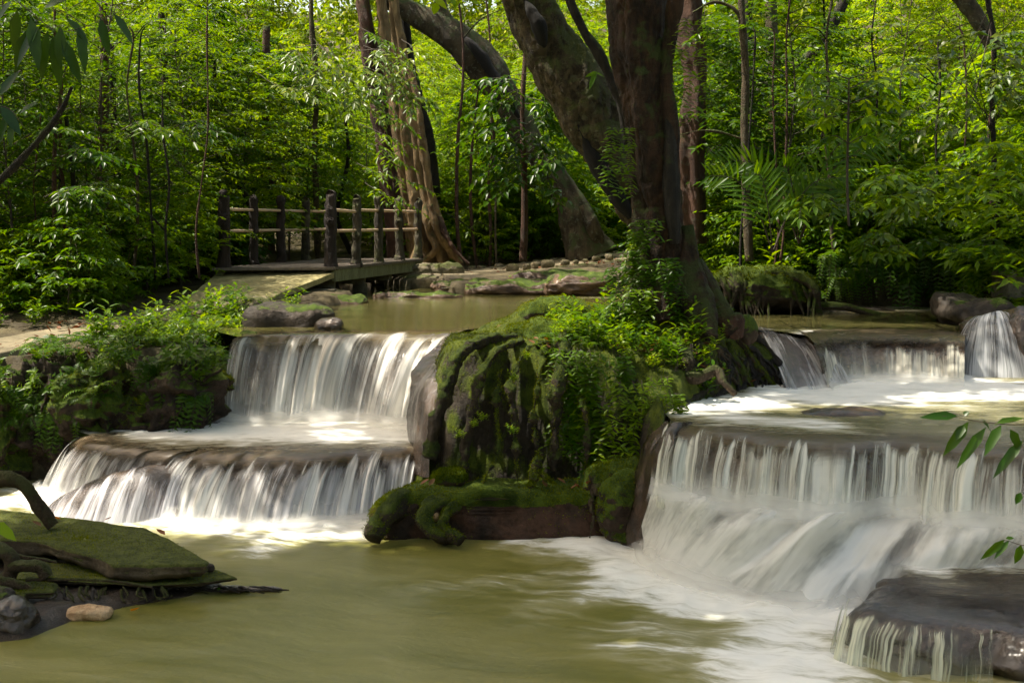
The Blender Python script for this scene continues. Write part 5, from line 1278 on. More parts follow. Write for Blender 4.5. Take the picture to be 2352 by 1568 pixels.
for k in range(16):
    u, v, Y = r.uniform(1900, 2330), r.uniform(420, 590), r.uniform(16.8, 18.6)
    its.append([(u, v, Y), (u-40, v-25, Y-.2), (u-100, v+r.uniform(-20, 20), Y-.4)])
boughs('bough', its, 'leaf_mid', .19, .07, 360, 'broad-leaved glossy bough arching over the far right bank', 'glossy boughs over the far right bank')
its = []
for k in range(9):
    u, v, Y = r.uniform(40, 480), r.uniform(150, 470), r.uniform(17, 19)
    its.append([(u, v, Y), (u+50, v-20, Y-.2), (u+120, v+r.uniform(-20, 20), Y-.4)])
boughs('bough', its, 'leaf_dark', .15, .055, 380, 'dark bough in front of the left thicket', 'dark boughs before the left thicket', False)

def tufts(obj, n, seed, th=.1, nzmin=.05, L=.016, mat='moss_tuft', zmin=-9):
    me = obj.data; nv = len(me.vertices)
    co = np.empty(nv*3); me.vertices.foreach_get('co', co); co = co.reshape(-1, 3)
    no = np.empty(nv*3); me.vertices.foreach_get('normal', no); no = no.reshape(-1, 3)
    r = np.random.RandomState(seed)
    i = r.randint(0, nv, n*4); wp = co[i]+np.array(obj.location)
    ok = (no[i, 2] > nzmin) & (fbm(co[i], 4, 2.2, seed)+.35*no[i, 2] > th) & (wp[:, 2] > zmin)
    i = i[ok][:n]; m = len(i)
    p = co[i]+r.normal(0, .006, (m, 3)); d = nz(no[i]+r.normal(0, .6, (m, 3)))
    V, Fc = leafset(p, d, nz(r.normal(0, 1, (m, 3))), L*r.uniform(.6, 1.5, m), L*.45*r.uniform(.7, 1.3, m), .1)
    o = link('moss', mesh_from('moss', V, Fc, False), M[mat], obj.parent if obj.parent else obj)
    if obj.parent: o.location = obj.location
for o_ in list(COL.objects):
    if o_.type != 'MESH': continue
    if o_.parent and o_.parent.name.startswith('root_mound') and o_.name.startswith('rock'): tufts(o_, 26000, 1, .02, -.3, .018)
    elif o_.parent and o_.parent.name.startswith('mossy_log') and o_.name.startswith('log_body'): tufts(o_, 12000, 2, -.3, .15, .016, zmin=-9)
    elif o_.name.startswith('knuckle'): tufts(o_, 2500, 3, -.1, .0, .016)
    elif o_.name.startswith('root') and o_.data.materials and o_.data.materials[0].name == 'mossy root' and o_.parent: tufts(o_, 900, 4, -.15, -.4, .014)
    elif o_.name.startswith('boulder') and o_.data.materials[0].name == 'mossy rock' and o_.parent is None:
        pass
# ------------------------------------------------------------------ left bank rocks
for i, (u, v, Y, s, lab) in enumerate([
    (215, 925, 13.95, (.36, .35, .42), 'craggy brown boulder standing in the left rock face'),
    (420, 915, 14.0, (.42, .35, .40), 'big dark mossy boulder left of the tall left waterfall foot'),
    (485, 880, 14.3, (.30, .25, .18), 'low boulder wedged beside the tall left waterfall'),
    (100, 960, 14.1, (.5, .35, .55), 'black boulder at the left end of the left rock face'),
    (330, 950, 14.0, (.30, .25, .25), 'rough brown boulder in the middle of the left rock face'),
    (325, 978, 13.75, (.13, .1, .05), 'small flat wet stone at the water edge below the left rock face'),
    (-40, 1000, 14.0, (.5, .4, .6), 'dark boulder cut by the left edge of the picture'),
    (575, 790, 14.9, (.13, .15, .13), 'small wet stone at the left lip of the tall left waterfall'),
]):
    o = rock('stone' if max(s) < .15 else 'boulder', P(u, v, Y), s, M['rock_bank' if i % 2 else 'rock_mossy'], seed=90+i, amp=.15*max(s)/.4, ns=3.4, e=.72, ridge=.75, k=6, rz=i)
    tag(o, lab, 'stone' if max(s) < .15 else 'boulder')
o = rock('boulder', P(668, 735, 16.0), (.56, .35, .20), M['rock_dark'], seed=101, amp=.05, e=.6, ns=3); tag(o, 'long dark boulder beside the upper pool below the ramp', 'boulder')
o = rock('boulder', P(755, 752, 15.4), (.18, .2, .11), M['rock_wet'], seed=102, amp=.05); tag(o, 'small glistening boulder at the edge of the upper pool above the left waterfall', 'boulder')
o = rock('boulder', P(560, 700, 17.2), (.36, .4, .12), M['rock_pale'], seed=103, amp=.05); tag(o, 'rounded pale stone at the lower end of the concrete ramp', 'stone')
for i, (u, v, Y, s, lab) in enumerate([
    (760, 696, 20.3, (.55, .3, .09), 'flat brown shore rock under the ramp'),
    (960, 682, 21.8, (.75, .3, .10), 'flat brown shore rock right of the bridge pier'),
    (1190, 664, 23.0, (.95, .5, .16), 'long low brown shore rock below the stone-edged path'),
    (1330, 655, 22.6, (.62, .5, .22), 'rounded brown shore rock left of the dark tree'),
    (1290, 640, 24.0, (1.0, .5, .12), 'thin layered shore rock below the stone-edged path'),
    (1070, 662, 23.4, (.6, .4, .13), 'low dark shore rock between the bridge and the long one'),
]):
    o = rock('shore_rock', P(u, v, Y), s, M['rock_shore'], seed=110+i, amp=.09, e=.7, ns=2.2, stretch=(1, 1, 2.5)); tag(o, lab, 'rock')
# mossy root stump on the far right shore
def clump():
    b = P(1745, 668, 18.2)
    t = tag(empty('root_clump', b), 'mossy hump of gnarled roots on the far shore right of the dark tree', 'root clump')
    S, Fc = rock_geo((.80, .5, .32), .8, .10, 2.5, 131, k=6); link('hump', mesh_from('hump', S, Fc), M['rock_mossy'], t)
    for i in range(26):
        x = rs.uniform(-.72, .75); h = (.24*(1-((x)/.85)**2)+.06)*rs.uniform(.5, 1.1); e = rs.uniform(-.3, .3)
        pts = [(x, -.28, h), (x+e*.3, -.44, h*.5), (x+e*.6, -.47, -.08), (x+e, -.50-rs.uniform(0, .1), -.34)]
        V, Fc = tube(pts, np.array([.03, .03, .022, .010])*rs.uniform(.6, 1.3), 24, 8, .1, 3, .035, 6, i); link('root', mesh_from('root', V, Fc), M['root_moss'], t)
    V, Fc = tube([(.1, -.30, .26), (.45, -.38, .20), (.66, -.44, .05), (.72, -.46, -.33)], [.04, .06, .055, .04], 40, 12, .12, 3, .03, 6, 3); link('root', mesh_from('root', V, Fc), M['root_moss'], t)
    V, Fc = tube([(.75, -.3, -.2), (1.1, -.35, -.2), (1.5, -.4, -.3), (1.9, -.4, -.36)], [.06, .05, .04, .02], 40, 10, .1, 3, .02, 6, 5); link('root', mesh_from('root', V, Fc), M['root_moss'], t)
clump()
o = rock('mud_bank', P(1830, 708, 18.6)+[0, .1, -.05], (1.45, .45, .08), M['soil_wet'], seed=140, amp=.03, ns=4); tag(o, 'low dark wet gravel spit below the mossy root hump', 'bank')

# ------------------------------------------------------------------ paths, ramp, bridge
def strip(name, pts, w, mat, th=.07, kind='structure', n=60, **k):
    c = catmull(pts, n); T = nz(np.gradient(c[:, :2], axis=0)); Nn = np.stack([-T[:, 1], T[:, 0], np.zeros(n)], 1)
    ws = np.interp(np.linspace(0, 1, n), np.linspace(0, 1, len(w)), w)[:, None]/2
    ed = .03*fbm(c, 3, 3, 2)[:, None]
    rows = [c-Nn*ws-[0, 0, .25], c-Nn*(ws+ed)-[0, 0, .015], c-Nn*(ws-.03+ed), c, c+Nn*(ws-.03+ed), c+Nn*(ws+ed)-[0, 0, .015], c+Nn*ws-[0, 0, .25]]
    V = np.array(rows)
    return tag(link(name, mesh_from(name, V, grid_faces(7, n)[:, ::-1].copy()), M[mat]), kind=kind, **k)
strip('path', [(-4.05, 19.0, 1.62), (-4.7, 17.6, 1.54), (-5.25, 16.3, 1.45), (-5.75, 15.0, 1.38), (-6.2, 13.5, 1.33), (-6.8, 11.5, 1.3)], [1.0, .95, .9, .9], 'path')
strip('path', [(-2.9, 26.5, 1.83), (-1.6, 26.2, 1.76), (-.4, 26.4, 1.78), (1.2, 27.4, 1.92), (2.6, 28.6, 2.05), (5, 31, 2.2)], [1.6, 2.0, 2.0, 1.6], 'path')
def wall():
    c = catmull([P(1050, 648, 24.4), P(1150, 634, 24.9), P(1300, 614, 25.6), P(1430, 600, 26.4)], 90)
    prof = [(.45, .02), (.1, .03), (0, 0), (-.03, -.1), (.0, -.25), (.02, -.45)]
    rows = [c+[0, a, z] for a, z in prof]
    V = np.array([catmull(np.array(rows)[:, j], 26) for j in range(90)]).transpose(1, 0, 2)
    V = V+np.stack([fbm(V, 4, 3, 1)*.03, fbm(V, 4, 2.5, 2)*.10, fbm(V, 4, 3, 3)*.03], -1)
    tag(link('retaining_wall', mesh_from('retaining_wall', V, grid_faces(26, 90)), M['rock_pale']), 'low rough stone wall edging the path right of the bridge', 'wall')
    c = catmull([P(880, 640, 25.4)-[0, 0, .0], P(960, 640, 24.8), P(1050, 650, 24.4)], 40)
    V = np.array([c+[0, a, z] for a, z in [(.5, .05), (.1, .03), (0, -.02), (-.02, -.15), (0, -.3)]])
    V = V+np.stack([fbm(V, 4, 3, 5)*.04]*3, -1)
    tag(link('retaining_wall', mesh_from('retaining_wall', V, grid_faces(5, 40)), M['rock_pale']), 'short low stone wall joining the bridge end to the path', 'wall')
wall()
r = np.random.RandomState(61)
ES = [(910+35*k, 0) for k in range(0)]
PX = [-2.9, -1.6, -.4, 1.2, 2.6, 5]; PY = [26.5, 26.2, 26.4, 27.4, 28.6, 31]; PZ_ = [1.83, 1.76, 1.78, 1.92, 2.05, 2.2]
for k in range(13):
    x = -.9+k*.27+r.uniform(-.08, .08); s = r.uniform(.06, .13)
    o = rock('edging_stone', (x, np.interp(x, PX, PY)+.92+r.uniform(-.05, .05), np.interp(x, PX, PZ_)+s*.25), (s, s*.8, s*.6), M['rock_pale'], seed=150+k, amp=.05, k=4, e=.7, rz=k); tag(o, 'small rough stone lining the far edge of the path', 'stone', 'stones along the far path edge')
for k in range(9):
    x = .0+k*.26+r.uniform(-.08, .08); s = r.uniform(.06, .14)
    o = rock('edging_stone', (x, np.interp(x, PX, PY)-.85+r.uniform(-.05, .05), np.interp(x, PX, PZ_)+s*.25), (s, s*.8, s*.65), M['rock_pale'], seed=170+k, amp=.05, k=4, e=.7, rz=k); tag(o, 'small rough stone on the near edge of the path', 'stone', 'stones along the near path edge')
S_, F_ = rock_geo((.55, .3, .16), .8, .06, 3, 190); tag(link('boulder', mesh_from('boulder', S_, F_), M['rock_pale'], None, tuple(P(1000, 622, 25.6))), 'wedge-shaped mossy boulder at the far end of the bridge', 'boulder')

def ramp():
    top = [P(500, 627, 21.15), P(766, 626, 21.15)]; bot = [P(395, 712, 18.0), P(598, 692, 18.9)]
    n, m = 40, 30
    s = np.linspace(0, 1, n)[None, :, None]; t = np.linspace(0, 1, m)[:, None, None]
    A = top[0]*(1-s)+top[1]*s; B = bot[0]*(1-s)+bot[1]*s
    V = A*(1-t)+B*t; V = V+np.stack([fbm(V, 3, 3, 1)*.02, fbm(V, 3, 3, 2)*.02, fbm(V, 4, 3, 4)*.012], -1)
    Vb = V.copy(); Vb[..., 2] -= .085
    idx = np.arange(n*m).reshape(m, n); ring = np.concatenate([idx[0, :], idx[1:, -1], idx[-1, -2::-1], idx[-2:0:-1, 0]])
    Fc = grid_faces(m, n).tolist()+[[a+n*m for a in f[::-1]] for f in grid_faces(m, n).tolist()]
    for a, b in zip(ring, np.roll(ring, -1)): Fc.append([a, a+n*m, b+n*m, b])
    t_ = tag(empty('ramp', P(580, 700, 19)), 'sloping mossy concrete ramp leading up to the footbridge', 'ramp'); b = P(580, 700, 19)
    link('slab', mesh_from('slab', np.vstack([V.reshape(-1, 3), Vb.reshape(-1, 3)])-b, Fc, False), M['ramp'], t_)
    mb_ = MB(); p = P(690, 672, 20.8)-b; mb_.box(p[0]-.7, p[0]+.55, p[1]-.1, p[1]+.3, p[2]-.3, p[2]+.05); mb_.build('footing', M['concrete'], t_, False)
ramp()

def bridge():
    z0 = 2.03
    base = np.array([-3.3, 23.7, z0]); t = tag(empty('footbridge', base), 'small footbridge with dark log posts and pale rails over the stream', 'bridge')
    rp = [P(760, 612, 21.3), P(820, 606, 22.4), P(870, 601, 23.6), P(917, 597, 24.8), P(960, 592, 26.0)]
    lp = [P(515, 615, 20.95), P(583, 608, 22.2), P(645, 603, 23.5), P(702, 598, 24.8), P(755, 593, 26.0)]
    for p in rp+lp: p[2] = z0
    # deck of boards: one part
    mb_ = MB(); nbd = 40
    for k in range(nbd):
        f0 = k/nbd; f1 = (k+.93)/nbd
        def e(f, pl): a = pl[0]+(pl[-1]-pl[0])*(f*1.04-.02); return a
        q = [e(f0, lp)+[-.12, -.12, 0], e(f0, rp)+[.10, -.12, 0], e(f1, rp)+[.10, -.12, 0], e(f1, lp)+[-.12, -.12, 0]]
        dz = rs.uniform(-.004, .004)
        V = [np.array(a)+[0, 0, dz]-base for a in q]+[np.array(a)-[0, 0, .045]-base for a in q]
        mb_.add(V, [(0, 1, 2, 3), (7, 6, 5, 4), (0, 4, 5, 1), (1, 5, 6, 2), (2, 6, 7, 3), (3, 7, 4, 0)])
    mb_.build('deck', M['deck'], t, False)
    for pl, dx in ((rp, .06), (lp, -.06)):
        a = pl[0]+[dx, -.1, 0]-base; b_ = pl[-1]+[dx, .1, 0]-base
        mb_ = MB(); w = .035
        V = [a+[-w, 0, -.05], a+[w, 0, -.05], b_+[w, 0, -.05], b_+[-w, 0, -.05], a+[-w, 0, -.24], a+[w, 0, -.24], b_+[w, 0, -.24], b_+[-w, 0, -.24]]
        mb_.add(V, [(0, 1, 2, 3), (7, 6, 5, 4), (0, 4, 5, 1), (1, 5, 6, 2), (2, 6, 7, 3), (3, 7, 4, 0)]); mb_.build('beam', M['beam'], t, False)
    for k, f in enumerate([.02, .33, .63, .95]):
        a = rp[0]+(rp[-1]-rp[0])*f-base; mb_ = MB()
        mb_.box(a[0]-1.75, a[0]+.02, a[1], a[1]+.16, -.36, -.245); mb_.build('crossbeam', M['concrete'], t, False)
    for k, f in enumerate([.03, .42, .85]):
        a = rp[0]+(rp[-1]-rp[0])*f-base
        mb_ = MB(); mb_.box(a[0]-.34, a[0]-.10, a[1]+.02, a[1]+.22, -1.1, -.37); mb_.build('pier', M['concrete'], t, False)
        mb_ = MB(); mb_.box(a[0]-1.6, a[0]-1.35, a[1]+.02, a[1]+.22, -1.1, -.37); mb_.build('pier', M['concrete'], t, False)
    def post(p, i, big, mat):
        r_ = .098 if big else .083; h = 1.17 if big else 1.13
        rp_ = np.random.RandomState(i)
        zs = [-.05, .02, .12, .4, .7, .95, h-.02, h]; rad = [r_*1.35, r_*1.25, r_*1.02, r_*.93, r_*.98, r_*.94, r_*.95, r_*.8]
        pts = [(rp_.uniform(-.012, .012), rp_.uniform(-.012, .012), z) for z in zs]
        V, Fc = tube(pts, rad, 70, 28, .03, 5, .028, 7, i)
        ang = np.arctan2(V[:, 1], V[:, 0]); g = np.abs(np.sin(ang*6+V[:, 2]*1.5+i))*.008
        V[:, :2] *= (1-g/np.maximum(np.hypot(V[:, 0], V[:, 1]), .01))[:, None]
        o = link('post', mesh_from('post', V+(p-base), Fc), M[mat], t)
        for kz in ([.73] if i in (0, 5) else [.48] if i in (1, 8) else [.25] if i == 8 else [.72] if i == 3 else []):
            for rr, dd in ((.055, 0), (.03, -.022)):
                a = np.linspace(0, 6.28, 9)
                ring = [(rr*math.cos(x), -r_*.98+dd, kz+rr*1.15*math.sin(x)) for x in a]
                Vk, Fk = tube(ring, [.016]*9, 40, 8, 0, 3, .012, 14, i); link('knot', mesh_from('knot', Vk+(p-base), Fk), M[mat], o)
    for i, p in enumerate(rp): post(p, i, i == 0, 'post_pale' if i in (1, 2, 3, 4) else 'post')
    for i, p in enumerate(lp): post(p, 5+i, i == 0, 'post_pale' if i == 3 else 'post')
    for pl in (rp, lp):
        for k in range(4):
            for hz in (.93, .58):
                a, b_ = pl[k].copy(), pl[k+1].copy(); dz = -.03*(1 if k == 0 and hz > .9 and pl is rp else 0)
                V, Fc = tube([a-base+[0, 0, hz], b_-base+[0, 0, hz+dz]], [.026, .024], 6, 12); link('rail', mesh_from('rail', V, Fc), M['rail'], t)
    # second post pair hint at the far left rail end
bridge()

# ------------------------------------------------------------------ foreground left slab group
def poly_slab(name, poly, thick, mat, label, amp=.02, seed=0, edge=.02, cat='slab', under=.04):
    poly = np.array(poly, float); c = poly.mean(0); n = 420
    seg = np.vstack([poly, poly[:1]])
    L = np.concatenate([[0], np.cumsum(np.linalg.norm(np.diff(seg, axis=0), axis=1))]); t = np.linspace(0, L[-1], n, endpoint=False)
    B = np.stack([np.interp(t, L, seg[:, k]) for k in range(3)], 1)
    B = B+np.stack([fbm(B, 4, 5, seed)*edge, fbm(B, 4, 5, seed+4)*edge, B[:, 0]*0], 1)
    out = nz((B-c)[:, :2]); out = np.hstack([out, np.zeros((n, 1))])
    rows = []
    for f in np.linspace(0, .97, 34)[::-1]**1.0: rows.append(c+(B-c)*(1-f))
    top = np.array(rows)
    top[..., 2] += fbm(top, 4, 1.8, seed)*amp+fbm(top, 4, 9, seed+1)*amp*.25
    last = top[-1].copy()
    side = []
    for q, (o_, z_) in enumerate([(.010, -.008), (.014, -.02), (.008, -.3), (-.01, -.5), (.004, -.62), (-.02, -.8), (-under, -1.0), (-under*4, -1.05)]):
        r_ = last+out*o_; r_ = r_+[0, 0, z_ if q < 2 else z_*thick]
        nn = fbm(r_*[1, 1, 3], 4, 6, seed+9)
        side.append(r_+out*(nn*.03*min(1, q/2))[:, None]+np.array([0, 0, 1])*(fbm(r_*[1, 1, .2], 3, 3, seed+5)*thick*.35*min(1, max(0, q-2)/3))[:, None])
    V = np.concatenate([top, np.array(side)])
    t_ = tag(empty(name, c), label, cat)
    link('rock', mesh_from('rock', V-c, grid_faces(len(V), n, True)), M[mat], t_)
    return t_
zt = .26
poly_slab('mossy_slab', [PZ(-200, 1150, zt), PZ(60, 1176, zt), PZ(140, 1186, zt), PZ(330, 1213, zt), PZ(385, 1238, zt), PZ(430, 1262, zt), PZ(478, 1289, zt), PZ(470, 1296, zt), PZ(262, 1296, zt), PZ(225, 1280, zt), PZ(180, 1268, zt), PZ(90, 1243, zt), PZ(-200, 1236, zt)], .105, 'slab', 'flat mossy green slab of rock with a pointed tip at left', .012, 1)
zt = .115
poly_slab('mossy_slab', [PZ(40, 1285, zt), PZ(260, 1306, zt), PZ(490, 1306, zt), PZ(538, 1326, zt), PZ(470, 1334, zt), PZ(330, 1342, zt), PZ(180, 1332, zt), PZ(40, 1330, zt)], .04, 'slab', 'thin lower mossy slab ledge just above the water at left', .010, 2)
poly_slab('mossy_slab', [PZ(-200, 1330, .16), PZ(60, 1328, .16), PZ(128, 1338, .16), PZ(118, 1354, .16), PZ(-200, 1366, .16)], .06, 'slab', 'small mossy slab at the left edge above the dark rock', .02, 3)
poly_slab('mossy_slab', [PZ(-200, 1352, .15), PZ(20, 1348, .15), PZ(60, 1358, .15), PZ(30, 1376, .15), PZ(-200, 1388, .15)], .06, 'slab', 'lowest small mossy slab at the left edge', .02, 4)
# broken front of upper slab and soil bank
c_ = [PZ(-220, 1300, .0), PZ(40, 1250, .0), PZ(250, 1300, .0), PZ(480, 1312, 0), PZ(520, 1345, 0), PZ(655, 1352, 0), PZ(560, 1360, 0), PZ(400, 1376, 0), PZ(290, 1392, 0), PZ(170, 1425, 0), PZ(70, 1465, 0), PZ(-220, 1500, 0)]
def bank():
    poly = np.array(c_)
    X, Y = np.meshgrid(np.arange(-5, -1.5, .02), np.arange(8.2, 11.3, .02))
    d = sd(X, Y, poly[:, :2]); n = fbm(np.stack([X, Y, X*0], -1), 5, 4, 7)
    H = .055+.03*sstep(-2.2, -3.0, X)
    Z = np.where(d > -.02, (H+n*.05)*np.clip((d+.02)/.16, 0, 1)**.6-.03, -9)
    V = np.stack([X, Y, Z], -1).reshape(-1, 3); Fc = grid_faces(*X.shape); Fc = Fc[(V[Fc][:, :, 2] > -8).all(1)]
    used = np.unique(Fc); rm = np.zeros(len(V), int); rm[used] = np.arange(len(used))
    tag(link('mud_bank', mesh_from('mud_bank', V[used], rm[Fc]), M['soil_wet']), 'dark muddy root-laced bank under the left slabs', 'bank')
bank()
for i, (u, v, z, s, mt, lab) in enumerate([
    (90, 1262, .10, (.30, .13, .11), 'rock_dark', 'crumbling brown rock under the left part of the upper slab'),
    (200, 1285, .08, (.22, .13, .10), 'rock_dark', 'crumbling brown rock under the front edge of the upper slab'),
    (300, 1312, .06, (.25, .10, .07), 'rock_dark', 'dark rock filling the gap between the two slabs'),
    (28, 1432, .05, (.17, .14, .17), 'rock_corner', 'black rough boulder in the lower left corner at the water'),
    (-30, 1400, .1, (.2, .2, .16), 'rock_dark', 'dark boulder cut by the lower left edge'),
    (483, 1303, .16, (.035, .03, .03), 'rock_dark', 'tiny crumbly lump at the tip of the upper slab'),
    (530, 1352, .02, (.13, .05, .025), 'rock_wet', 'wet black stone in the water off the lower slab'),
    (600, 1352, .01, (.16, .04, .02), 'rock_wet', 'thin wet stone farthest out in the water off the lower slab'),
]):
    o = rock('stone' if i > 4 else 'boulder', PZ(u, v, z), s, M[mt], seed=200+i, amp=.25*min(s), ns=6, e=.8); tag(o, lab, 'stone' if i > 4 else 'boulder')
def fr(px, r0, r1, mat, label, name='root', cat='root', group=None, seed=0, n=60, seg=16):
    pts = [P(*p) for p in px]; rad = np.interp(np.linspace(0, 1, len(pts)), np.linspace(0, 1, 2), [r0, r1])
    b = pts[0]; V, Fc = tube(np.array(pts)-b, rad, n, seg, .08, 3, .02 if r0 > .02 else .006, 9, seed)
    return tag(link(name, mesh_from(name, V, Fc), M[mat], None, tuple(b)), label, cat, group)
fr([(-70, 1130, 10.6), (-20, 1108, 10.6), (20, 1100, 10.6), (55, 1115, 10.6), (80, 1150, 10.6), (105, 1185, 10.6), (122, 1208, 10.6)], .062, .05, 'branch_curved', 'thick curved branch arching over the left end of the mossy slab', 'curved_branch', 'branch', seed=4, n=90, seg=24)
for i, (px, r0, r1, lab) in enumerate([
    ([(-30, 1250, 9.6), (10, 1265, 9.5), (28, 1290, 9.5), (20, 1320, 9.5), (-10, 1345, 9.5)], .05, .045, 'thick gnarled root looping at the left edge below the slab'),
    ([(20, 1300, 9.5), (60, 1298, 9.4), (95, 1302, 9.4), (108, 1325, 9.4)], .04, .05, 'fat mossy root knuckle beside the gnarled loop'),
    ([(10, 1268, 9.7), (50, 1278, 9.7), (90, 1283, 9.7), (130, 1290, 9.7)], .018, .010, 'straight slim root lying under the slab edge'),
    ([(-20, 1330, 9.3), (30, 1340, 9.3), (70, 1352, 9.3), (50, 1385, 9.2)], .03, .02, 'drooping root between the small slabs'),
    ([(60, 1330, 9.4), (130, 1330, 9.4), (250, 1333, 9.4), (350, 1348, 9.4)], .014, .008, 'long thin root along the lower slab edge'),
]):
    fr(px, r0, r1, 'root_bare', lab, seed=i)
r = np.random.RandomState(71)
for k in range(34):
    u = r.uniform(90, 420); Y = 9.35-.0*u/400+r.uniform(-.12, .1)+(u-90)/330*.35
    v = 1345+r.uniform(0, 12); fr([(u, v, Y), (u+r.uniform(-8, 15), v+18, Y-.05), (u+r.uniform(-12, 22), v+38-u*.04, Y-.1), (u+r.uniform(-15, 25), v+62-u*.09, Y-.1)], r.uniform(.006, .014), .003, 'root_bare' if k % 3 else 'root_wet', 'thin dangling rootlet under the lower left slab', 'rootlet', 'rootlet', 'rootlets under the left slabs', k, 16, 6)
for k in range(16):
    u = 400+k*14+r.uniform(-8, 8); Y = 9.75
    fr([(u, 1346, Y), (u+25, 1352+r.uniform(-3, 3), Y-.05), (u+60, 1358+r.uniform(-4, 5), Y-.1)], .008, .003, 'root_wet', 'wet black rootlet trailing off the tip of the lower slab', 'rootlet', 'rootlet', 'rootlets off the slab tip', k, 14, 6)
o = rock('foam_lump', PZ(208, 1408, .03), (.165, .09, .055), M['foamlump'], seed=230, amp=.02, ns=9, e=.8); tag(o, 'lump of tan foam floating against the left bank', 'foam')
# fallen leaves
def fallen(u, v, z, s, mat, label, seed, group=None):
    r_ = np.random.RandomState(seed); a = r_.uniform(0, 6.28)
    V, Fc = leafset([[0, 0, 0]], [[math.cos(a), math.sin(a), .15]], [[r_.normal(0, .3), r_.normal(0, .3), 1]], [s], [s*.5], -.25, .5, True)
    tag(link('fallen_leaf', mesh_from('fallen_leaf', V, Fc), M[mat], None, tuple(PZ(u, v, z))), label, 'leaf', group)
fallen(380, 1228, .28, .1, 'leaf_brown', 'curled brown leaf in the middle of the upper slab', 1)
fallen(95, 1208, .28, .1, 'leaf_brown', 'brown leaf beside the foot of the curved branch', 2)
fallen(140, 1192, .28, .08, 'leaf_orange', 'orange leaf at the far edge of the slab by the curved branch', 3)
fallen(240, 1193, .28, .07, 'leaf_brown', 'brown leaf right of the curved branch foot', 4)
fallen(500, 1442-85, .03, .06, 'leaf_yellow', 'yellow green leaf on the wet stones off the lower slab', 5)
fallen(300, 1402, .02, .11, 'leaf_orange', 'orange leaf floating right of the tan foam', 6)
fallen(385, 1318, .11, .05, 'leaf_brown', 'small brown leaf on the lower slab', 7)
for k, (u, v, Y) in enumerate([(965, 1112, 11.5), (985, 1114, 11.5), (1255, 1118, 11.5), (1300, 1110, 11.5), (1330, 1118, 11.5), (1348, 1112, 11.5), (1310, 1122, 11.45)]):
    p = P(u, v, Y); V, Fc = leafset([[0, 0, 0]], [[math.cos(k), math.sin(k), .3]], [[.2, -.3, 1]], [.09], [.05], -.3, .5, True)
    tag(link('fallen_leaf', mesh_from('fallen_leaf', V, Fc), M['leaf_brown'], None, tuple(p)), 'dead brown leaf lying on top of the mossy log', 'leaf', 'dead leaves on the mossy log')
p = P(1140, 752, 14.1); V, Fc = leafset([[0, 0, 0]], [[1, .3, .2]], [[0, -.5, 1]], [.13], [.06], -.2, .3, True); tag(link('fallen_leaf', mesh_from('fallen_leaf', V, Fc), M['cut'], None, tuple(p)), 'tan leaf lying on the wet shoulder right of the tall left waterfall', 'leaf')

# wet glistening rock shoulder between left waterfall and the mound
def shoulder():
    A_ = [PZ(1170, 752, 1.53), P(1075, 790, 13.7), P(1000, 840, 13.1), P(965, 900, 12.75), P(955, 985, 12.6), P(960, 1090, 12.45)]
    B_ = [P(1200, 775, 13.6), P(1110, 800, 13.0), P(1050, 850, 12.55), P(1010, 920, 12.3), P(990, 1000, 12.2), P(985, 1100, 12.1)]
    C_ = [P(1090, 755, 14.6), P(1010, 790, 14.3), P(955, 840, 13.9), P(940, 900, 13.5), P(935, 985, 13.2), P(945, 1090, 13.0)]
    a, b, c = even(A_, 100), even(B_, 100), even(C_, 100)
    V = np.array([catmull([a2, b2, c2], 40) for a2, b2, c2 in zip(c, a, b)])
    V = V+np.stack([fbm(V*[1, 1, .3], 4, 6, 1)*.03, fbm(V*[1, 1, .3], 4, 6, 2)*.04, fbm(V, 4, 8, 3)*.015], -1)
    tag(link('rock_shoulder', mesh_from('rock_shoulder', V, grid_faces(100, 40)), M['rock_wet']), 'glistening wet brown rock shoulder right of the tall left waterfall', 'rock')
shoulder()

def shoulder2():
    A_ = [P(1555, 968, 10.85), P(1528, 1030, 10.62), P(1500, 1150, 10.66), P(1478, 1262, 10.85)]
    B_ = [P(1500, 965, 11.5), P(1470, 1040, 11.35), P(1440, 1150, 11.3), P(1405, 1256, 11.3)]
    C_ = [P(1590, 968, 11.0), P(1560, 1040, 10.75), P(1535, 1160, 10.72), P(1500, 1268, 10.8)]
    a, b, c = even(A_, 110), even(B_, 110), even(C_, 110)
    V = np.array([catmull([a2, b2, c2], 44) for a2, b2, c2 in zip(c, a, b)])
    V = V+np.stack([fbm(V*[1, 1, .25], 4, 7, 1)*.05, fbm(V*[1, 1, .25], 4, 7, 2)*.06, fbm(V, 4, 8, 3)*.02], -1)
    tag(link('rock_shoulder', mesh_from('rock_shoulder', V, grid_faces(110, 44)), M['rock_wet']), 'wet brown rock shoulder at the left end of the right waterfall', 'rock')
shoulder2()
for o_ in list(COL.objects):
    if o_.type == 'MESH' and o_.name.startswith(('boulder', 'stone')) and o_.data.materials[0].name == 'mossy rock': tufts(o_, 4500, 5, -.1, -.1, .016)
    elif o_.type == 'MESH' and o_.parent and o_.parent.name.startswith('root_clump') and o_.name.startswith('hump'): tufts(o_, 4000, 6, .0, -.1, .03)
    elif o_.type == 'MESH' and o_.parent and o_.parent.name.startswith('mossy_slab'): tufts(o_, 6000, 7, .05, .7, .010)
for t in PROTO:
    if not t.get('used'):
        for c in list(t.children): bpy.data.objects.remove(c)
        bpy.data.objects.remove(t)
for o in bpy.data.objects:
    if 'used' in o: del o['used']

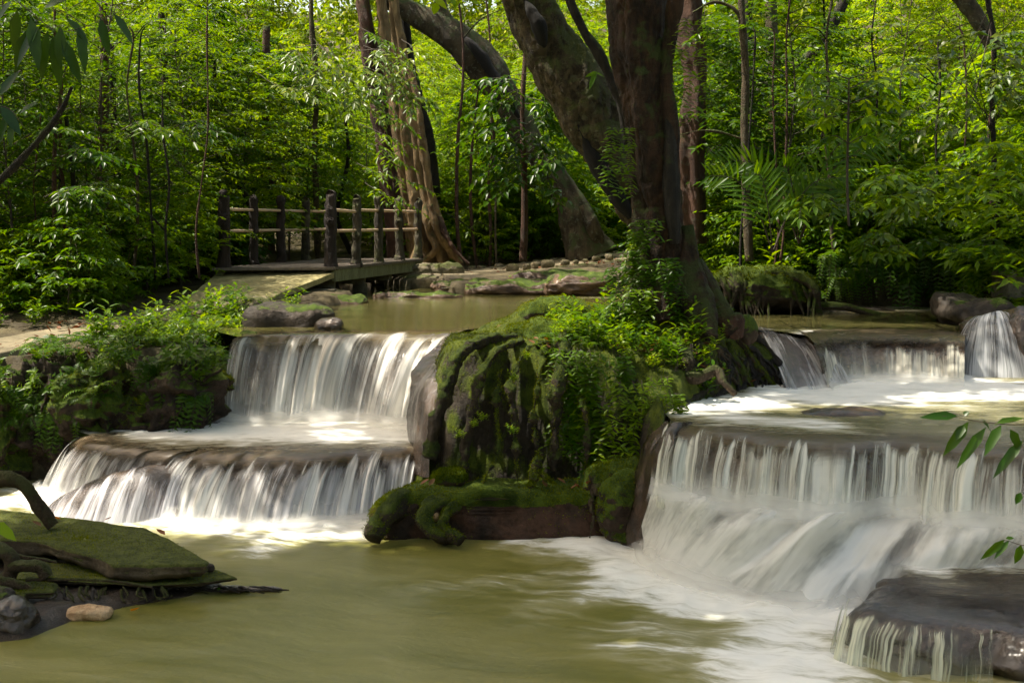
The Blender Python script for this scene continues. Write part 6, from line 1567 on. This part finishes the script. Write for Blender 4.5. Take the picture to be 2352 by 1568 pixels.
def litter():
    r = np.random.RandomState(91); X = []
    for (x0, x1, y0, y1, n, hf) in [(.2, 2.6, 12.1, 14.5, 260, mz), (-6, -3, 14, 17.5, 160, gz), (2.5, 8, 17.5, 22, 500, gz), (-2, 4, 25.5, 30, 260, gz)]:
        for k in range(n):
            x, y = r.uniform(x0, x1), r.uniform(y0, y1); X.append((x, y, hf(x, y)+.03))
    p = np.array(X); n = len(p)
    V, Fc = leafset(p, nz(r.normal(0, 1, (n, 3))*[1, 1, .25]), nz(r.normal(0, .3, (n, 3))+[0, 0, 1]), r.uniform(.06, .13, n), r.uniform(.03, .06, n), -.2, .5, True)
    tag(link('leaf_litter', mesh_from('leaf_litter', V, Fc), M['leaf_brown']), 'brown fallen leaf litter on the banks', 'leaf litter', kind='stuff')
litter()
# ------------------------------------------------------------------ light, sky, camera
SUN_EL, SUN_AZ = R(61), R(-84)     # azimuth measured from +Y towards +X
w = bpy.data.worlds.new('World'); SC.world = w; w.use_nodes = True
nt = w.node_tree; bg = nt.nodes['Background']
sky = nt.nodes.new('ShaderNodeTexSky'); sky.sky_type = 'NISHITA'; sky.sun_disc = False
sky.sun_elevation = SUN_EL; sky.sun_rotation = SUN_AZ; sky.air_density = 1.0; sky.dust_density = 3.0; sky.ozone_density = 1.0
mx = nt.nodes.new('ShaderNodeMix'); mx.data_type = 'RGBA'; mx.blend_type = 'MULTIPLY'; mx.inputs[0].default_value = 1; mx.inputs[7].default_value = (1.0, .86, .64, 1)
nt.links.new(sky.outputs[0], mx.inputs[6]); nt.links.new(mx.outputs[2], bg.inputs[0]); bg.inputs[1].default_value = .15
ld = bpy.data.lights.new('sun', 'SUN'); ld.energy = 3.7; ld.angle = R(.6); ld.color = (1, .93, .80)
lo = bpy.data.objects.new('sun', ld); COL.objects.link(lo)
d = Vector((math.sin(SUN_AZ)*math.cos(SUN_EL), math.cos(SUN_AZ)*math.cos(SUN_EL), math.sin(SUN_EL)))
lo.rotation_euler = (-d).to_track_quat('-Z', 'Y').to_euler(); lo.location = (10, 20, 30)
cd = bpy.data.cameras.new('camera'); co = bpy.data.objects.new('camera', cd); COL.objects.link(co)
co.location = (0, 0, ZC); co.rotation_euler = (R(90), 0, 0)
cd.sensor_width = 36; cd.lens = FP/2352*36; cd.shift_y = -(784-508)/2352; cd.clip_end = 500; cd.clip_start = .1
SC.camera = co
SC.view_settings.view_transform = 'Standard'; SC.view_settings.look = 'None'
SC.view_settings.exposure = 1.42; SC.view_settings.gamma = 1
c = SC.cycles
c.max_bounces = 5; c.diffuse_bounces = 3; c.glossy_bounces = 2; c.transmission_bounces = 3; c.transparent_max_bounces = 10
c.caustics_reflective = False; c.caustics_refractive = False; c.use_denoising = True; c.use_adaptive_sampling = True; c.adaptive_threshold = .03; c.adaptive_min_samples = 32; c.sample_clamp_indirect = 4
